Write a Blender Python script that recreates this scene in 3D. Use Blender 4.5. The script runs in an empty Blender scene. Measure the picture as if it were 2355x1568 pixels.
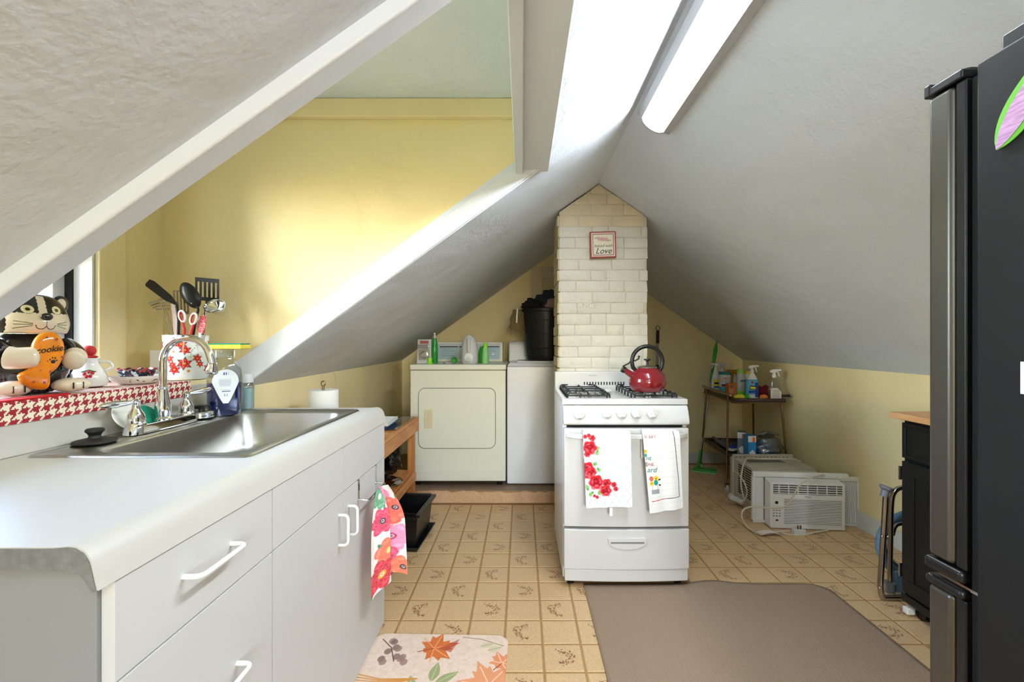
import bpy, bmesh, math, random
import numpy as np
from mathutils import Vector, Matrix, Euler

random.seed(7)
SC = bpy.context.scene
COL = SC.collection

# ---------------------------------------------------------------- camera, world, exposure
CAMZ = 1.213
FPX, CX, CY = 1046.7, 1201.0, 785.0
cam_d = bpy.data.cameras.new('camera')
cam = bpy.data.objects.new('camera', cam_d)
COL.objects.link(cam)
cam.location = (0, 0, CAMZ)
cam.rotation_euler = (math.radians(90), 0, 0)
cam_d.sensor_width = 36.0
cam_d.sensor_fit = 'HORIZONTAL'
cam_d.lens = 16.0
cam_d.shift_x = -(CX - 1177.5) / 2355.0
cam_d.shift_y = (CY - 784.0) / 2355.0
cam_d.clip_start = 0.02
SC.camera = cam

world = bpy.data.worlds.new('world')
SC.world = world
world.use_nodes = True
wn = world.node_tree
wn.nodes.clear()
w_out = wn.nodes.new('ShaderNodeOutputWorld')
w_bg = wn.nodes.new('ShaderNodeBackground')
w_sky = wn.nodes.new('ShaderNodeTexSky')
w_sky.sky_type = 'NISHITA'
w_sky.sun_disc = False
w_sky.sun_elevation = math.radians(42)
w_sky.sun_rotation = math.radians(200)
w_sky.air_density = 1.0
w_sky.dust_density = 2.5
wn.links.new(w_sky.outputs[0], w_bg.inputs[0])
w_bg.inputs[1].default_value = 6.6
wn.links.new(w_bg.outputs[0], w_out.inputs[0])

def portal(name, loc, rot, sx, sy):
    l = bpy.data.lights.new(name, 'AREA')
    l.shape = 'RECTANGLE'; l.size = sx; l.size_y = sy
    l.cycles.is_portal = True
    o = bpy.data.objects.new(name, l); COL.objects.link(o)
    o.location = loc; o.rotation_euler = rot
    return o

portal('dormer_window_portal', (-1.72, 1.255, 1.53), (0, math.radians(-90), 0), 0.90, 0.80)
portal('added_window_portal', (0.5, -2.36, 1.3), (math.radians(90), 0, 0), 0.9, 0.8)  # for the rear window added out of view

# added fill light, unseen behind the camera, aimed up at the ceiling
fl = bpy.data.lights.new('ceiling_fill', 'AREA'); fl.shape = 'DISK'; fl.size = 0.5; fl.energy = 16.0; fl.color = (0.86, 0.94, 1.0)
flo = bpy.data.objects.new('ceiling_fill', fl); COL.objects.link(flo)
flo.location = (-0.1, -0.75, 1.25); flo.rotation_euler = (math.radians(180), 0, 0)

SC.view_settings.view_transform = 'Standard'
SC.view_settings.look = 'None'
SC.view_settings.gamma = 1.0
SC.view_settings.use_curve_mapping = False
SC.view_settings.exposure = 0.4
LAMP_STRENGTH = 60.0
REAR_FILL = 50.0  # strength of the added lamp behind the camera

# ---------------------------------------------------------------- helpers
def s2l(c):
    c = c / 255.0
    return c / 12.92 if c <= 0.04045 else ((c + 0.055) / 1.055) ** 2.4

def rgb(r, g, b):
    return (s2l(r), s2l(g), s2l(b), 1.0)

def P(px, py, d):
    """photograph pixel at depth d -> world point"""
    return Vector(((px - CX) * d / FPX, d, CAMZ - (py - CY) * d / FPX))

class MB:
    """collects polygons of one mesh"""
    def __init__(s):
        s.v = []; s.f = []; s.m = []; s.cur = 0; s.col = None
    def add(s, vs, fs, mi=None):
        o = len(s.v)
        s.v += [tuple(v) for v in vs]
        s.f += [tuple(i + o for i in f) for f in fs]
        s.m += [s.cur if mi is None else mi] * len(fs)
        return s
    def box(s, x0, x1, y0, y1, z0, z1, R=None):
        vs = [Vector((x, y, z)) for z in (z0, z1) for y in (y0, y1) for x in (x0, x1)]
        if R is not None: vs = [R @ v for v in vs]
        return s.add(vs, [(0, 2, 3, 1), (4, 5, 7, 6), (0, 1, 5, 4), (2, 6, 7, 3), (0, 4, 6, 2), (1, 3, 7, 5)])
    def hexa(s, b, t):
        """bottom quad b and top quad t, both counter-clockwise from above"""
        return s.add(list(b) + list(t), [(3, 2, 1, 0), (4, 5, 6, 7), (0, 1, 5, 4), (1, 2, 6, 5), (2, 3, 7, 6), (3, 0, 4, 7)])
    def poly(s, pts):
        return s.add(pts, [tuple(range(len(pts)))])
    def prism(s, pts, off):
        """extrude a planar polygon (list of 3D points) by off"""
        n = len(pts); off = Vector(off)
        vs = [Vector(p) for p in pts] + [Vector(p) + off for p in pts]
        fs = [tuple(reversed(range(n))), tuple(range(n, 2 * n))]
        fs += [(i, (i + 1) % n, n + (i + 1) % n, n + i) for i in range(n)]
        return s.add(vs, fs)
    def cyl(s, a, b, r0, r1=None, n=20, caps=True):
        a = Vector(a); b = Vector(b); r1 = r0 if r1 is None else r1
        d = (b - a).normalized()
        u = d.orthogonal().normalized(); w = d.cross(u)
        vs = []
        for p, r in ((a, r0), (b, r1)):
            for i in range(n):
                t = 2 * math.pi * i / n
                vs.append(p + u * (r * math.cos(t)) + w * (r * math.sin(t)))
        fs = [(i, (i + 1) % n, n + (i + 1) % n, n + i) for i in range(n)]
        if caps: fs += [tuple(reversed(range(n))), tuple(range(n, 2 * n))]
        return s.add(vs, fs)
    def lathe(s, prof, c=(0, 0, 0), n=32, R=None, sx=1.0, sy=1.0):
        """profile [(r, z)] from bottom to top about the z axis at c"""
        c = Vector(c); vs = []; fs = []; k = len(prof)
        for r, z in prof:
            for i in range(n):
                t = 2 * math.pi * i / n
                p = Vector((r * math.cos(t) * sx, r * math.sin(t) * sy, z))
                if R is not None: p = R @ p
                vs.append(c + p)
        for j in range(k - 1):
            for i in range(n):
                a = j * n + i; b = j * n + (i + 1) % n
                fs.append((a, b, b + n, a + n))
        if prof[0][0] > 1e-6: fs.append(tuple(reversed(range(n))))
        if prof[-1][0] > 1e-6: fs.append(tuple(range((k - 1) * n, k * n)))
        return s.add(vs, fs)
    def tube(s, pts, r, n=10, closed=False, caps=True):
        pts = [Vector(p) for p in pts]; m = len(pts)
        rs = r if isinstance(r, (list, tuple)) else [r] * m
        vs = []; fs = []; u = None
        for i, p in enumerate(pts):
            if closed: d = pts[(i + 1) % m] - pts[i - 1]
            else: d = pts[min(i + 1, m - 1)] - pts[max(i - 1, 0)]
            d.normalize()
            if u is None: u = d.orthogonal().normalized()
            else:
                u = u - d * u.dot(d)
                u = u.normalized() if u.length > 1e-6 else d.orthogonal().normalized()
            w = d.cross(u)
            for k in range(n):
                t = 2 * math.pi * k / n
                vs.append(p + u * (rs[i] * math.cos(t)) + w * (rs[i] * math.sin(t)))
        for i in range(m if closed else m - 1):
            for k in range(n):
                a = i * n + k; b = i * n + (k + 1) % n
                c = ((i + 1) % m) * n
                fs.append((a, b, c + (k + 1) % n, c + k))
        if caps and not closed:
            fs += [tuple(reversed(range(n))), tuple(range((m - 1) * n, m * n))]
        return s.add(vs, fs)
    def ell(s, c, rx, ry, rz, nu=24, nv=14, R=None):
        c = Vector(c); vs = []; fs = []
        for j in range(nv + 1):
            ph = -math.pi / 2 + math.pi * j / nv
            for i in range(nu):
                t = 2 * math.pi * i / nu
                p = Vector((rx * math.cos(ph) * math.cos(t), ry * math.cos(ph) * math.sin(t), rz * math.sin(ph)))
                if R is not None: p = R @ p
                vs.append(c + p)
        for j in range(nv):
            for i in range(nu):
                a = j * nu + i; b = j * nu + (i + 1) % nu
                fs.append((a, b, b + nu, a + nu))
        return s.add(vs, fs)
    def grid(s, fn, nu, nv):
        vs = [fn(i / (nu - 1), j / (nv - 1)) for j in range(nv) for i in range(nu)]
        fs = [(j * nu + i, j * nu + i + 1, (j + 1) * nu + i + 1, (j + 1) * nu + i) for j in range(nv - 1) for i in range(nu - 1)]
        return s.add(vs, fs)
    def merge(s, o, fn=None, mi=None):
        vs = [fn(Vector(v)) for v in o.v] if fn else o.v
        return s.add(vs, o.f, mi)
    def xf(s, fn):
        s.v = [tuple(fn(Vector(v))) for v in s.v]
        return s

def mesh_of(name, mb, mats, smooth=True, angle=38, colors=None):
    me = bpy.data.meshes.new(name)
    me.from_pydata(mb.v, [], mb.f)
    for m in (mats if isinstance(mats, (list, tuple)) else [mats]): me.materials.append(m)
    if any(mb.m): me.polygons.foreach_set('material_index', mb.m)
    if colors is not None:
        a = me.color_attributes.new('Col', 'FLOAT_COLOR', 'POINT')
        a.data.foreach_set('color', np.asarray(colors, dtype=np.float32).ravel())
    me.update()
    bm = bmesh.new(); bm.from_mesh(me)
    bmesh.ops.recalc_face_normals(bm, faces=bm.faces)
    bm.to_mesh(me); bm.free()
    if smooth:
        me.polygons.foreach_set('use_smooth', [True] * len(me.polygons))
        me.set_sharp_from_angle(angle=math.radians(angle))
    return me

def obj(name, mb, mats, parent=None, bevel=0.0, seg=2, smooth=True, angle=38, colors=None, loc=None, rot=None, world=False, sub=0):
    """one mesh object; world=True: mb holds world points, moved into the parent's space"""
    if world and parent is not None:
        r = parent
        M = Matrix.Identity(4)
        while r is not None:
            M = (Matrix.Translation(r.location) @ r.rotation_euler.to_matrix().to_4x4()) @ M
            r = r.parent
        Mi = M.inverted()
        mb.xf(lambda v: Mi @ v)
    elif loc is not None and world:
        l = Vector(loc); mb.xf(lambda v: v - l)
    me = mesh_of(name, mb, mats, smooth, angle, colors)
    o = bpy.data.objects.new(name, me); COL.objects.link(o)
    if parent is not None: o.parent = parent
    if loc is not None: o.location = loc
    if rot is not None: o.rotation_euler = rot
    if bevel > 0:
        b = o.modifiers.new('bevel', 'BEVEL'); b.width = bevel; b.segments = seg
        b.limit_method = 'ANGLE'; b.angle_limit = math.radians(30); b.harden_normals = smooth
    if sub:
        m = o.modifiers.new('sub', 'SUBSURF'); m.levels = sub; m.render_levels = sub
    return o

def thing(name, label, cat, loc=(0, 0, 0), rotz=0.0, group=None):
    o = bpy.data.objects.new(name, None); COL.objects.link(o)
    o.empty_display_size = 0.05
    o.location = loc; o.rotation_euler = (0, 0, rotz)
    o['label'] = label; o['category'] = cat
    if group: o['group'] = group
    return o

def tag(o, label, cat, group=None, kind=None):
    o['label'] = label; o['category'] = cat
    if group: o['group'] = group
    if kind: o['kind'] = kind
    return o

def struct(name, mb, m, label=None, parent=None, **k):
    o = obj(name, mb, m, parent, **k)
    if parent is None:
        o['kind'] = 'structure'
        if label: o['label'] = label
    return o

def arc(c, r, a0, a1, n, ux, uy):
    c = Vector(c); ux = Vector(ux); uy = Vector(uy)
    return [c + ux * (r * math.cos(math.radians(a0 + (a1 - a0) * i / (n - 1)))) + uy * (r * math.sin(math.radians(a0 + (a1 - a0) * i / (n - 1)))) for i in range(n)]

def spline(pts, n=8):
    """Catmull-Rom through pts"""
    pts = [Vector(p) for p in pts]; out = []
    q = [pts[0] * 2 - pts[1]] + pts + [pts[-1] * 2 - pts[-2]]
    for i in range(1, len(q) - 2):
        for k in range(n):
            t = k / n
            out.append(0.5 * ((2 * q[i]) + (q[i + 1] - q[i - 1]) * t + (2 * q[i - 1] - 5 * q[i] + 4 * q[i + 1] - q[i + 2]) * t * t + (3 * q[i] - q[i - 1] - 3 * q[i + 1] + q[i + 2]) * t ** 3))
    out.append(pts[-1])
    return out

def rrect(w, h, r, n=6, cx=0.0, cy=0.0):
    out = []
    for sx, sy, a in ((1, 1, 0), (-1, 1, 90), (-1, -1, 180), (1, -1, 270)):
        for i in range(n + 1):
            t = math.radians(a + 90 * i / n)
            out.append((cx + sx * (w / 2 - r) + r * math.cos(t), cy + sy * (h / 2 - r) + r * math.sin(t)))
    return out

# lettering: outlines of the built-in font, made once while the scene is empty
def make_text(body, shear=0.0, bold=0.0, align='CENTER'):
    cu = bpy.data.curves.new('t', 'FONT'); cu.body = body; cu.align_x = align; cu.align_y = 'CENTER'
    cu.shear = shear; cu.offset = bold; cu.resolution_u = 3
    o = bpy.data.objects.new('t', cu); COL.objects.link(o)
    dg = bpy.context.evaluated_depsgraph_get(); dg.update()
    me = o.evaluated_get(dg).to_mesh()
    vs = [tuple(v.co) for v in me.vertices]; fs = [tuple(p.vertices) for p in me.polygons]
    o.evaluated_get(dg).to_mesh_clear()
    bpy.data.objects.remove(o); bpy.data.curves.remove(cu)
    mb = MB(); mb.add(vs, fs)
    return mb
TX = {}
for k, a in {'love': ('Love', 0.35, 0.0), 'baked': ('baked with', 0.35, 0.0), 'cookies': ('cookies', 0.15, 0.012), 'hdx': ('HDX', 0, 0.01),
             'hotpoint': ('HOTPOINT', 0, 0), 'midea': ('Midea', 0.1, 0), 'lifeis': ('LIFE IS', 0, 0.0), 'nt': ('nt', 0.3, 0.0), 'one': ('ONE', 0, 0), 'ard': ('ard', 0.3, 0.0), 'wipes': ('Disinfecting\nWipes', 0, 0.004),
             'nce': ('NCE', 0, 0)}.items():
    TX[k] = make_text(*a)
def put_text(key, o, ux, uy, size):
    o = Vector(o); ux = Vector(ux).normalized(); uy = Vector(uy).normalized()
    m = MB(); m.merge(TX[key], lambda v: o + ux * (v.x * size) + uy * (v.y * size))
    return m

class Paint:
    """flat print worked out on a pixel grid; x right 0..1, y up 0..asp"""
    def __init__(s, w, h, base, asp=None):
        s.w, s.h = w, h; s.asp = asp if asp else h / w
        s.X, s.Y = np.meshgrid(np.linspace(0, 1, w), np.linspace(0, s.asp, h))
        s.c = np.ones((h, w, 4), dtype=np.float32); s.c[:] = rgb(*base)
        s.rng = np.random.default_rng(3)
    def put(s, mask, col, a=1.0):
        c = np.array(rgb(*col)); m = np.clip(mask.astype(np.float32), 0, 1)[..., None] * a
        s.c = s.c * (1 - m) + c * m
    def ell(s, x, y, rx, ry, col, rot=0.0, a=1.0, soft=0.15, wob=0.0, k=5, ph=0.0):
        ct, st = math.cos(rot), math.sin(rot)
        u = ((s.X - x) * ct + (s.Y - y) * st) / rx; v = (-(s.X - x) * st + (s.Y - y) * ct) / ry
        r = np.sqrt(u * u + v * v)
        if wob: r = r / (1 + wob * np.cos(k * np.arctan2(v, u) + ph))
        s.put((1 + soft - r) / max(soft, 1e-3) / 1.0, col, a)
    def line(s, pts, wd, col, a=1.0):
        for (x0, y0), (x1, y1) in zip(pts[:-1], pts[1:]):
            dx, dy = x1 - x0, y1 - y0; L = dx * dx + dy * dy + 1e-12
            t = np.clip(((s.X - x0) * dx + (s.Y - y0) * dy) / L, 0, 1)
            d = np.hypot(s.X - x0 - t * dx, s.Y - y0 - t * dy)
            s.put(np.clip((wd - d) / (wd * 0.4) + 0.5, 0, 1), col, a)
    def poly(s, pts, col, a=1.0):
        ins = np.zeros_like(s.X, dtype=bool); n = len(pts)
        for i in range(n):
            x0, y0 = pts[i]; x1, y1 = pts[(i + 1) % n]
            c = ((y0 > s.Y) != (y1 > s.Y)) & (s.X < (x1 - x0) * (s.Y - y0) / (y1 - y0 + 1e-12) + x0)
            ins ^= c
        s.put(ins, col, a)
    def rect(s, x0, x1, y0, y1, col, a=1.0):
        s.put((s.X >= x0) & (s.X <= x1) & (s.Y >= y0) & (s.Y <= y1), col, a)
    def leaf(s, x, y, L, wd, rot, col, a=1.0, vein=None):
        ct, st = math.cos(rot), math.sin(rot)
        u = ((s.X - x) * ct + (s.Y - y) * st) / L; v = (-(s.X - x) * st + (s.Y - y) * ct) / wd
        hw = np.where((u > 0) & (u < 1), np.sin(np.pi * np.clip(u, 0, 1) ** 0.8), 0)
        s.put((np.abs(v) < hw) & (u > 0) & (u < 1), col, a)
        if vein: s.put((np.abs(v) < 0.08) & (u > 0) & (u < 0.9), vein, 0.8)
    def rose(s, x, y, r, dark=(150, 12, 30), mid=(205, 30, 45), light=(240, 110, 120)):
        s.ell(x, y, r * 1.05, r, light, wob=0.10, k=6, soft=0.12)
        s.ell(x, y + r * 0.1, r * 0.92, r * 0.85, mid, wob=0.10, k=5, ph=1.0, soft=0.2)
        for i in range(7):
            t = i * 0.9 + x * 9
            s.ell(x + r * 0.55 * math.cos(t), y + r * 0.5 * math.sin(t), r * 0.33, r * 0.14, light if i % 2 else dark, rot=t + 1.57, a=0.75, soft=0.3)
        s.ell(x, y + r * 0.12, r * 0.42, r * 0.36, dark, wob=0.12, k=5, soft=0.25)
        s.ell(x - r * 0.04, y + r * 0.16, r * 0.2, r * 0.16, mid, soft=0.3)
    def flower(s, x, y, r, col, eye, k=5, rot=0.0, edge=None):
        for i in range(k):
            t = rot + 2 * math.pi * i / k
            s.ell(x + r * 0.55 * math.cos(t), y + r * 0.55 * math.sin(t), r * 0.46, r * 0.36, col, rot=t, soft=0.12)
            if edge: s.ell(x + r * 0.72 * math.cos(t), y + r * 0.72 * math.sin(t), r * 0.2, r * 0.1, edge, rot=t + 1.57, a=0.6, soft=0.4)
        s.ell(x, y, r * 0.22, r * 0.22, eye)
    def noise(s, col, a, scale=1, thr=None):
        n = s.rng.random((s.h // scale + 2, s.w // scale + 2)); n = np.kron(n, np.ones((scale, scale)))[:s.h, :s.w]
        s.put(n if thr is None else n > thr, col, a)
    def colors(s): return s.c.reshape(-1, 4)
# ---------------------------------------------------------------- materials
def mat(name, col, rough=0.5, metal=0.0, spec=0.5, var=None, bump=None, trans=0.0, ior=1.45, emit=None, coat=0.0, alpha=1.0, sheen=0.0, aniso=None):
    """var=(scale, amount, detail[, stretch xyz]) colour mottling; bump=(scale, strength, distance[, stretch])"""
    m = bpy.data.materials.new(name); m.use_nodes = True
    nt = m.node_tree; N = nt.nodes; b = N['Principled BSDF']
    c = rgb(*col)
    b.inputs['Base Color'].default_value = c
    b.inputs['Roughness'].default_value = rough
    b.inputs['Metallic'].default_value = metal
    b.inputs['Specular IOR Level'].default_value = spec
    b.inputs['IOR'].default_value = ior
    b.inputs['Transmission Weight'].default_value = trans
    b.inputs['Coat Weight'].default_value = coat
    b.inputs['Alpha'].default_value = alpha
    if sheen: b.inputs['Sheen Weight'].default_value = sheen
    if emit:
        b.inputs['Emission Color'].default_value = c
        b.inputs['Emission Strength'].default_value = emit
    tc = None
    def coords(st):
        nonlocal tc
        if tc is None: tc = N.new('ShaderNodeTexCoord')
        if st:
            mp = N.new('ShaderNodeMapping'); mp.inputs['Scale'].default_value = st
            nt.links.new(tc.outputs['Object'], mp.inputs[0]); return mp.outputs[0]
        return tc.outputs['Object']
    if var:
        n = N.new('ShaderNodeTexNoise'); n.inputs['Scale'].default_value = var[0]; n.inputs['Detail'].default_value = var[2] if len(var) > 2 else 4
        nt.links.new(coords(var[3] if len(var) > 3 else None), n.inputs['Vector'])
        r = N.new('ShaderNodeMapRange'); r.inputs[1].default_value = 0.3; r.inputs[2].default_value = 0.7
        r.inputs[3].default_value = 1 - var[1]; r.inputs[4].default_value = 1 + var[1] * 0.6
        nt.links.new(n.outputs['Fac'], r.inputs[0])
        mx = N.new('ShaderNodeMix'); mx.data_type = 'RGBA'; mx.blend_type = 'MULTIPLY'; mx.inputs[0].default_value = 1
        mx.inputs[6].default_value = c
        nt.links.new(r.outputs[0], mx.inputs[7]); nt.links.new(mx.outputs[2], b.inputs['Base Color'])
    if bump:
        n = N.new('ShaderNodeTexNoise'); n.inputs['Scale'].default_value = bump[0]; n.inputs['Detail'].default_value = 5
        nt.links.new(coords(bump[3] if len(bump) > 3 else None), n.inputs['Vector'])
        bp = N.new('ShaderNodeBump'); bp.inputs['Strength'].default_value = bump[1]; bp.inputs['Distance'].default_value = bump[2]
        nt.links.new(n.outputs['Fac'], bp.inputs['Height']); nt.links.new(bp.outputs[0], b.inputs['Normal'])
    return m

def vcmat(name, rough=0.8, coat=0.0, bump=None, spec=0.4):
    m = mat(name, (200, 200, 200), rough, coat=coat, bump=bump, spec=spec)
    a = m.node_tree.nodes.new('ShaderNodeVertexColor'); a.layer_name = 'Col'
    m.node_tree.links.new(a.outputs[0], m.node_tree.nodes['Principled BSDF'].inputs['Base Color'])
    return m

def wood(name, c0, c1, stretch=(2, 30, 30), rough=0.5):
    m = mat(name, c0, rough); nt = m.node_tree; N = nt.nodes
    tc = N.new('ShaderNodeTexCoord'); mp = N.new('ShaderNodeMapping'); mp.inputs['Scale'].default_value = stretch
    n = N.new('ShaderNodeTexNoise'); n.inputs['Scale'].default_value = 1.6; n.inputs['Detail'].default_value = 6; n.inputs['Distortion'].default_value = 0.8
    cr = N.new('ShaderNodeValToRGB'); cr.color_ramp.elements[0].position = 0.35; cr.color_ramp.elements[1].position = 0.68
    cr.color_ramp.elements[0].color = rgb(*c0); cr.color_ramp.elements[1].color = rgb(*c1)
    nt.links.new(tc.outputs['Object'], mp.inputs[0]); nt.links.new(mp.outputs[0], n.inputs['Vector'])
    nt.links.new(n.outputs['Fac'], cr.inputs[0]); nt.links.new(cr.outputs[0], N['Principled BSDF'].inputs['Base Color'])
    return m

def plaster(name, col, rough=0.55, grain=70.0, gs=0.25, wave=2.2, ws=0.5, spots=None):
    """painted plaster: fine roller grain over slow trowel unevenness"""
    m = mat(name, col, rough, spec=0.35); nt = m.node_tree; N = nt.nodes; L = nt.links
    tc = N.new('ShaderNodeTexCoord')
    n1 = N.new('ShaderNodeTexNoise'); n1.inputs['Scale'].default_value = grain; n1.inputs['Detail'].default_value = 3
    n2 = N.new('ShaderNodeTexNoise'); n2.inputs['Scale'].default_value = wave; n2.inputs['Detail'].default_value = 4; n2.inputs['Distortion'].default_value = 0.6
    for n in (n1, n2): L.new(tc.outputs['Object'], n.inputs['Vector'])
    b1 = N.new('ShaderNodeBump'); b1.inputs['Strength'].default_value = gs; b1.inputs['Distance'].default_value = 0.003
    b2 = N.new('ShaderNodeBump'); b2.inputs['Strength'].default_value = ws; b2.inputs['Distance'].default_value = 0.05
    L.new(n1.outputs['Fac'], b1.inputs['Height']); L.new(n2.outputs['Fac'], b2.inputs['Height'])
    L.new(b2.outputs[0], b1.inputs['Normal']); L.new(b1.outputs[0], N['Principled BSDF'].inputs['Normal'])
    return m

M = {}
M['ceil'] = plaster('ceiling_white_plaster', (219, 227, 236), 0.6, 90, 0.55, 2.0, 0.45)
M['wall'] = plaster('yellow_wall_paint', (242, 225, 172), 0.5, 60, 0.18, 3.0, 0.35)
M['trim'] = mat('white_trim_paint', (222, 227, 231), 0.45, bump=(22, 0.35, 0.004))
M['base'] = mat('white_baseboard_paint', (216, 220, 214), 0.4)
M['cream'] = mat('cream_door_paint', (218, 206, 168), 0.5)
M['brick'] = mat('cream_painted_brick', (214, 211, 198), 0.5, var=(7, 0.06, 5), bump=(26, 0.8, 0.010))
M['bricktan'] = mat('stained_painted_brick', (214, 202, 170), 0.55, var=(8, 0.10, 5), bump=(26, 0.8, 0.010))
M['mortar'] = mat('painted_mortar', (202, 196, 176), 0.7, var=(20, 0.12), bump=(45, 0.6, 0.006))
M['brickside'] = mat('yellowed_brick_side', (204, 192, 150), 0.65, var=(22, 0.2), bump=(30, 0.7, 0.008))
M['grout'] = mat('vinyl_joint', (166, 130, 82), 0.55, var=(60, 0.15))
M['tile'] = mat('vinyl_tile', (209, 176, 132), 0.42, var=(140, 0.16, 8), bump=(120, 0.12, 0.002))
M['motif'] = mat('vinyl_leaf_print', (150, 108, 78), 0.45, var=(90, 0.25))
M['plat'] = mat('platform_brown_tile', (142, 118, 98), 0.55, var=(8, 0.12))
M['chip'] = mat('chipboard', (214, 172, 134), 0.8, var=(160, 0.25, 3), bump=(150, 0.3, 0.002))
M['white'] = mat('white_laminate', (196, 192, 184), 0.38, var=(3, 0.02))
M['cabwhite'] = mat('white_cabinet_board', (202, 200, 197), 0.42)
M['cabend'] = mat('shaded_white_cabinet_end', (138, 138, 138), 0.5)  # white board; the dim end's shade is put into this grey
M['enamel'] = mat('white_enamel', (204, 203, 200), 0.22, coat=0.25)
M['appl'] = mat('white_appliance', (230, 232, 234), 0.28, coat=0.2)
M['almond'] = mat('almond_appliance', (232, 232, 214), 0.32, coat=0.2)
M['almond2'] = mat('almond_plastic', (222, 212, 172), 0.4)
M['plastic'] = mat('white_plastic', (236, 236, 234), 0.35)
M['plasticg'] = mat('grey_white_plastic', (206, 208, 206), 0.4)
M['black'] = mat('black_plastic', (16, 16, 17), 0.35)
M['blackm'] = mat('matte_black', (17, 17, 18), 0.65)
M['fridge'] = mat('black_fridge_side', (22, 22, 22), 0.55, spec=0.3, bump=(260, 0.12, 0.001))
M['blackp'] = mat('black_painted_wood', (24, 24, 24), 0.38)
M['iron'] = mat('cast_iron', (26, 26, 27), 0.5)
M['steel'] = mat('brushed_stainless', (176, 176, 172), 0.3, metal=1.0, bump=(6, 0.06, 0.002, (1, 60, 1)))
M['doorsteel'] = mat('fridge_stainless', (98, 95, 88), 0.36, metal=0.9)
M['chrome'] = mat('chrome', (220, 220, 222), 0.07, metal=1.0)
M['nickel'] = mat('nickel_tube', (176, 168, 158), 0.22, metal=1.0)
M['brass'] = mat('brassy_tube', (150, 122, 92), 0.3, metal=1.0)
M['brown'] = mat('brown_tray_enamel', (70, 50, 42), 0.4)
M['glass'] = mat('clear_glass', (245, 250, 250), 0.02, trans=1.0, ior=1.45)
M['clear'] = mat('clear_plastic', (236, 242, 244), 0.08, trans=0.92, ior=1.2)
M['dark'] = mat('dark_gap', (10, 10, 10), 0.8)
M['rubber'] = mat('black_rubber', (28, 27, 26), 0.6)
M['grey'] = mat('grey_plastic', (112, 116, 122), 0.45)
M['greycloth'] = mat('grey_cloth', (104, 106, 110), 0.95, bump=(180, 0.4, 0.002))
M['rug'] = mat('taupe_rug', (150, 129, 108), 0.95, var=(170, 0.16, 4), bump=(150, 0.6, 0.004, (1, .05, 1)))
M['pine'] = wood('pine_timber', (196, 122, 62), (222, 160, 98), (14, 2.0, 14), 0.5)
M['pinev'] = wood('pine_post', (186, 112, 54), (216, 150, 86), (26, 26, 1.5), 0.5)
M['butcher'] = wood('butcher_block', (206, 152, 100), (222, 174, 124), (10, 2, 10), 0.45)
M['red'] = mat('red_enamel', (116, 20, 30), 0.16, coat=0.6, var=(30, 0.12))
M['redm'] = mat('red_wood', (158, 72, 62), 0.6, var=(12, 0.15))
M['redcloth'] = mat('dark_red_cloth', (112, 18, 28), 0.95, bump=(120, 0.4, 0.003))
M['green'] = mat('green_plastic', (46, 160, 44), 0.35)
M['lime'] = mat('lime_plastic', (150, 226, 60), 0.35)
M['palegreen'] = mat('pale_green_plastic', (146, 212, 130), 0.35)
M['liquidgreen'] = mat('green_liquid', (34, 150, 62), 0.2, coat=0.4)
M['blue'] = mat('blue_plastic', (52, 112, 168), 0.4)
M['skyblue'] = mat('sky_blue_plastic', (92, 172, 214), 0.35)
M['navy'] = mat('navy_liquid', (18, 34, 96), 0.1, coat=0.5)
M['orange'] = mat('orange_card', (226, 124, 44), 0.6)
M['yellow'] = mat('yellow_plastic', (232, 214, 60), 0.5)
M['amber'] = mat('amber_card', (206, 142, 40), 0.55)
M['teal'] = mat('teal_plastic', (32, 120, 110), 0.4)
M['ink'] = mat('black_ink', (24, 22, 22), 0.6)
M['inkred'] = mat('red_ink', (196, 40, 44), 0.6)
M['inkgrey'] = mat('grey_ink', (120, 120, 120), 0.6)
M['inkblue'] = mat('blue_ink', (34, 66, 142), 0.6)
M['inkorange'] = mat('orange_ink', (232, 120, 60), 0.6)
M['inkteal'] = mat('teal_ink', (28, 132, 140), 0.7)
M['paper'] = mat('white_paper', (240, 240, 236), 0.8)
M['towelpaper'] = mat('paper_towel', (242, 241, 236), 0.9, bump=(60, 0.5, 0.004))
M['panelblue'] = mat('pale_blue_panel', (176, 200, 208), 0.4)
M['beige'] = mat('beige_metal', (206, 200, 182), 0.45)
M['cord'] = mat('cream_cord', (206, 196, 176), 0.55)
M['acgrille'] = mat('grey_slot', (84, 88, 92), 0.7)
M['bagblack'] = mat('black_bag_film', (14, 14, 15), 0.18, coat=0.4)
M['bagclear'] = mat('clear_bag_film', (186, 200, 210), 0.15, trans=0.55, alpha=0.75, ior=1.05)
M['cloth1'] = mat('dark_blue_cloth', (42, 44, 58), 0.95, bump=(140, 0.4, 0.003))
M['cloth2'] = mat('black_cloth', (20, 20, 24), 0.95, bump=(140, 0.4, 0.003))
M['cloth3'] = mat('dusty_pink_cloth', (150, 128, 114), 0.95, bump=(140, 0.4, 0.003))
M['cloth4'] = mat('olive_cloth', (112, 96, 58), 0.95)
M['lens'] = mat('lamp_lens', (238, 248, 255), 0.4, emit=LAMP_STRENGTH)
M['lens2'] = mat('added_rear_lens', (238, 248, 255), 0.4, emit=REAR_FILL)
M['lampmetal'] = mat('lamp_housing', (168, 168, 166), 0.5)
M['yellowpaint'] = mat('yellow_casing_paint', (238, 222, 172), 0.45)
M['vinylwhite'] = mat('window_vinyl', (226, 227, 228), 0.4)
M['vc'] = vcmat('printed_cloth', 0.9, bump=(220, 0.35, 0.0015))
M['vcgloss'] = vcmat('glazed_ceramic', 0.12, coat=0.5)
M['vcmat'] = vcmat('printed_mat', 0.7)
M['vclabel'] = vcmat('printed_label', 0.45)
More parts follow.
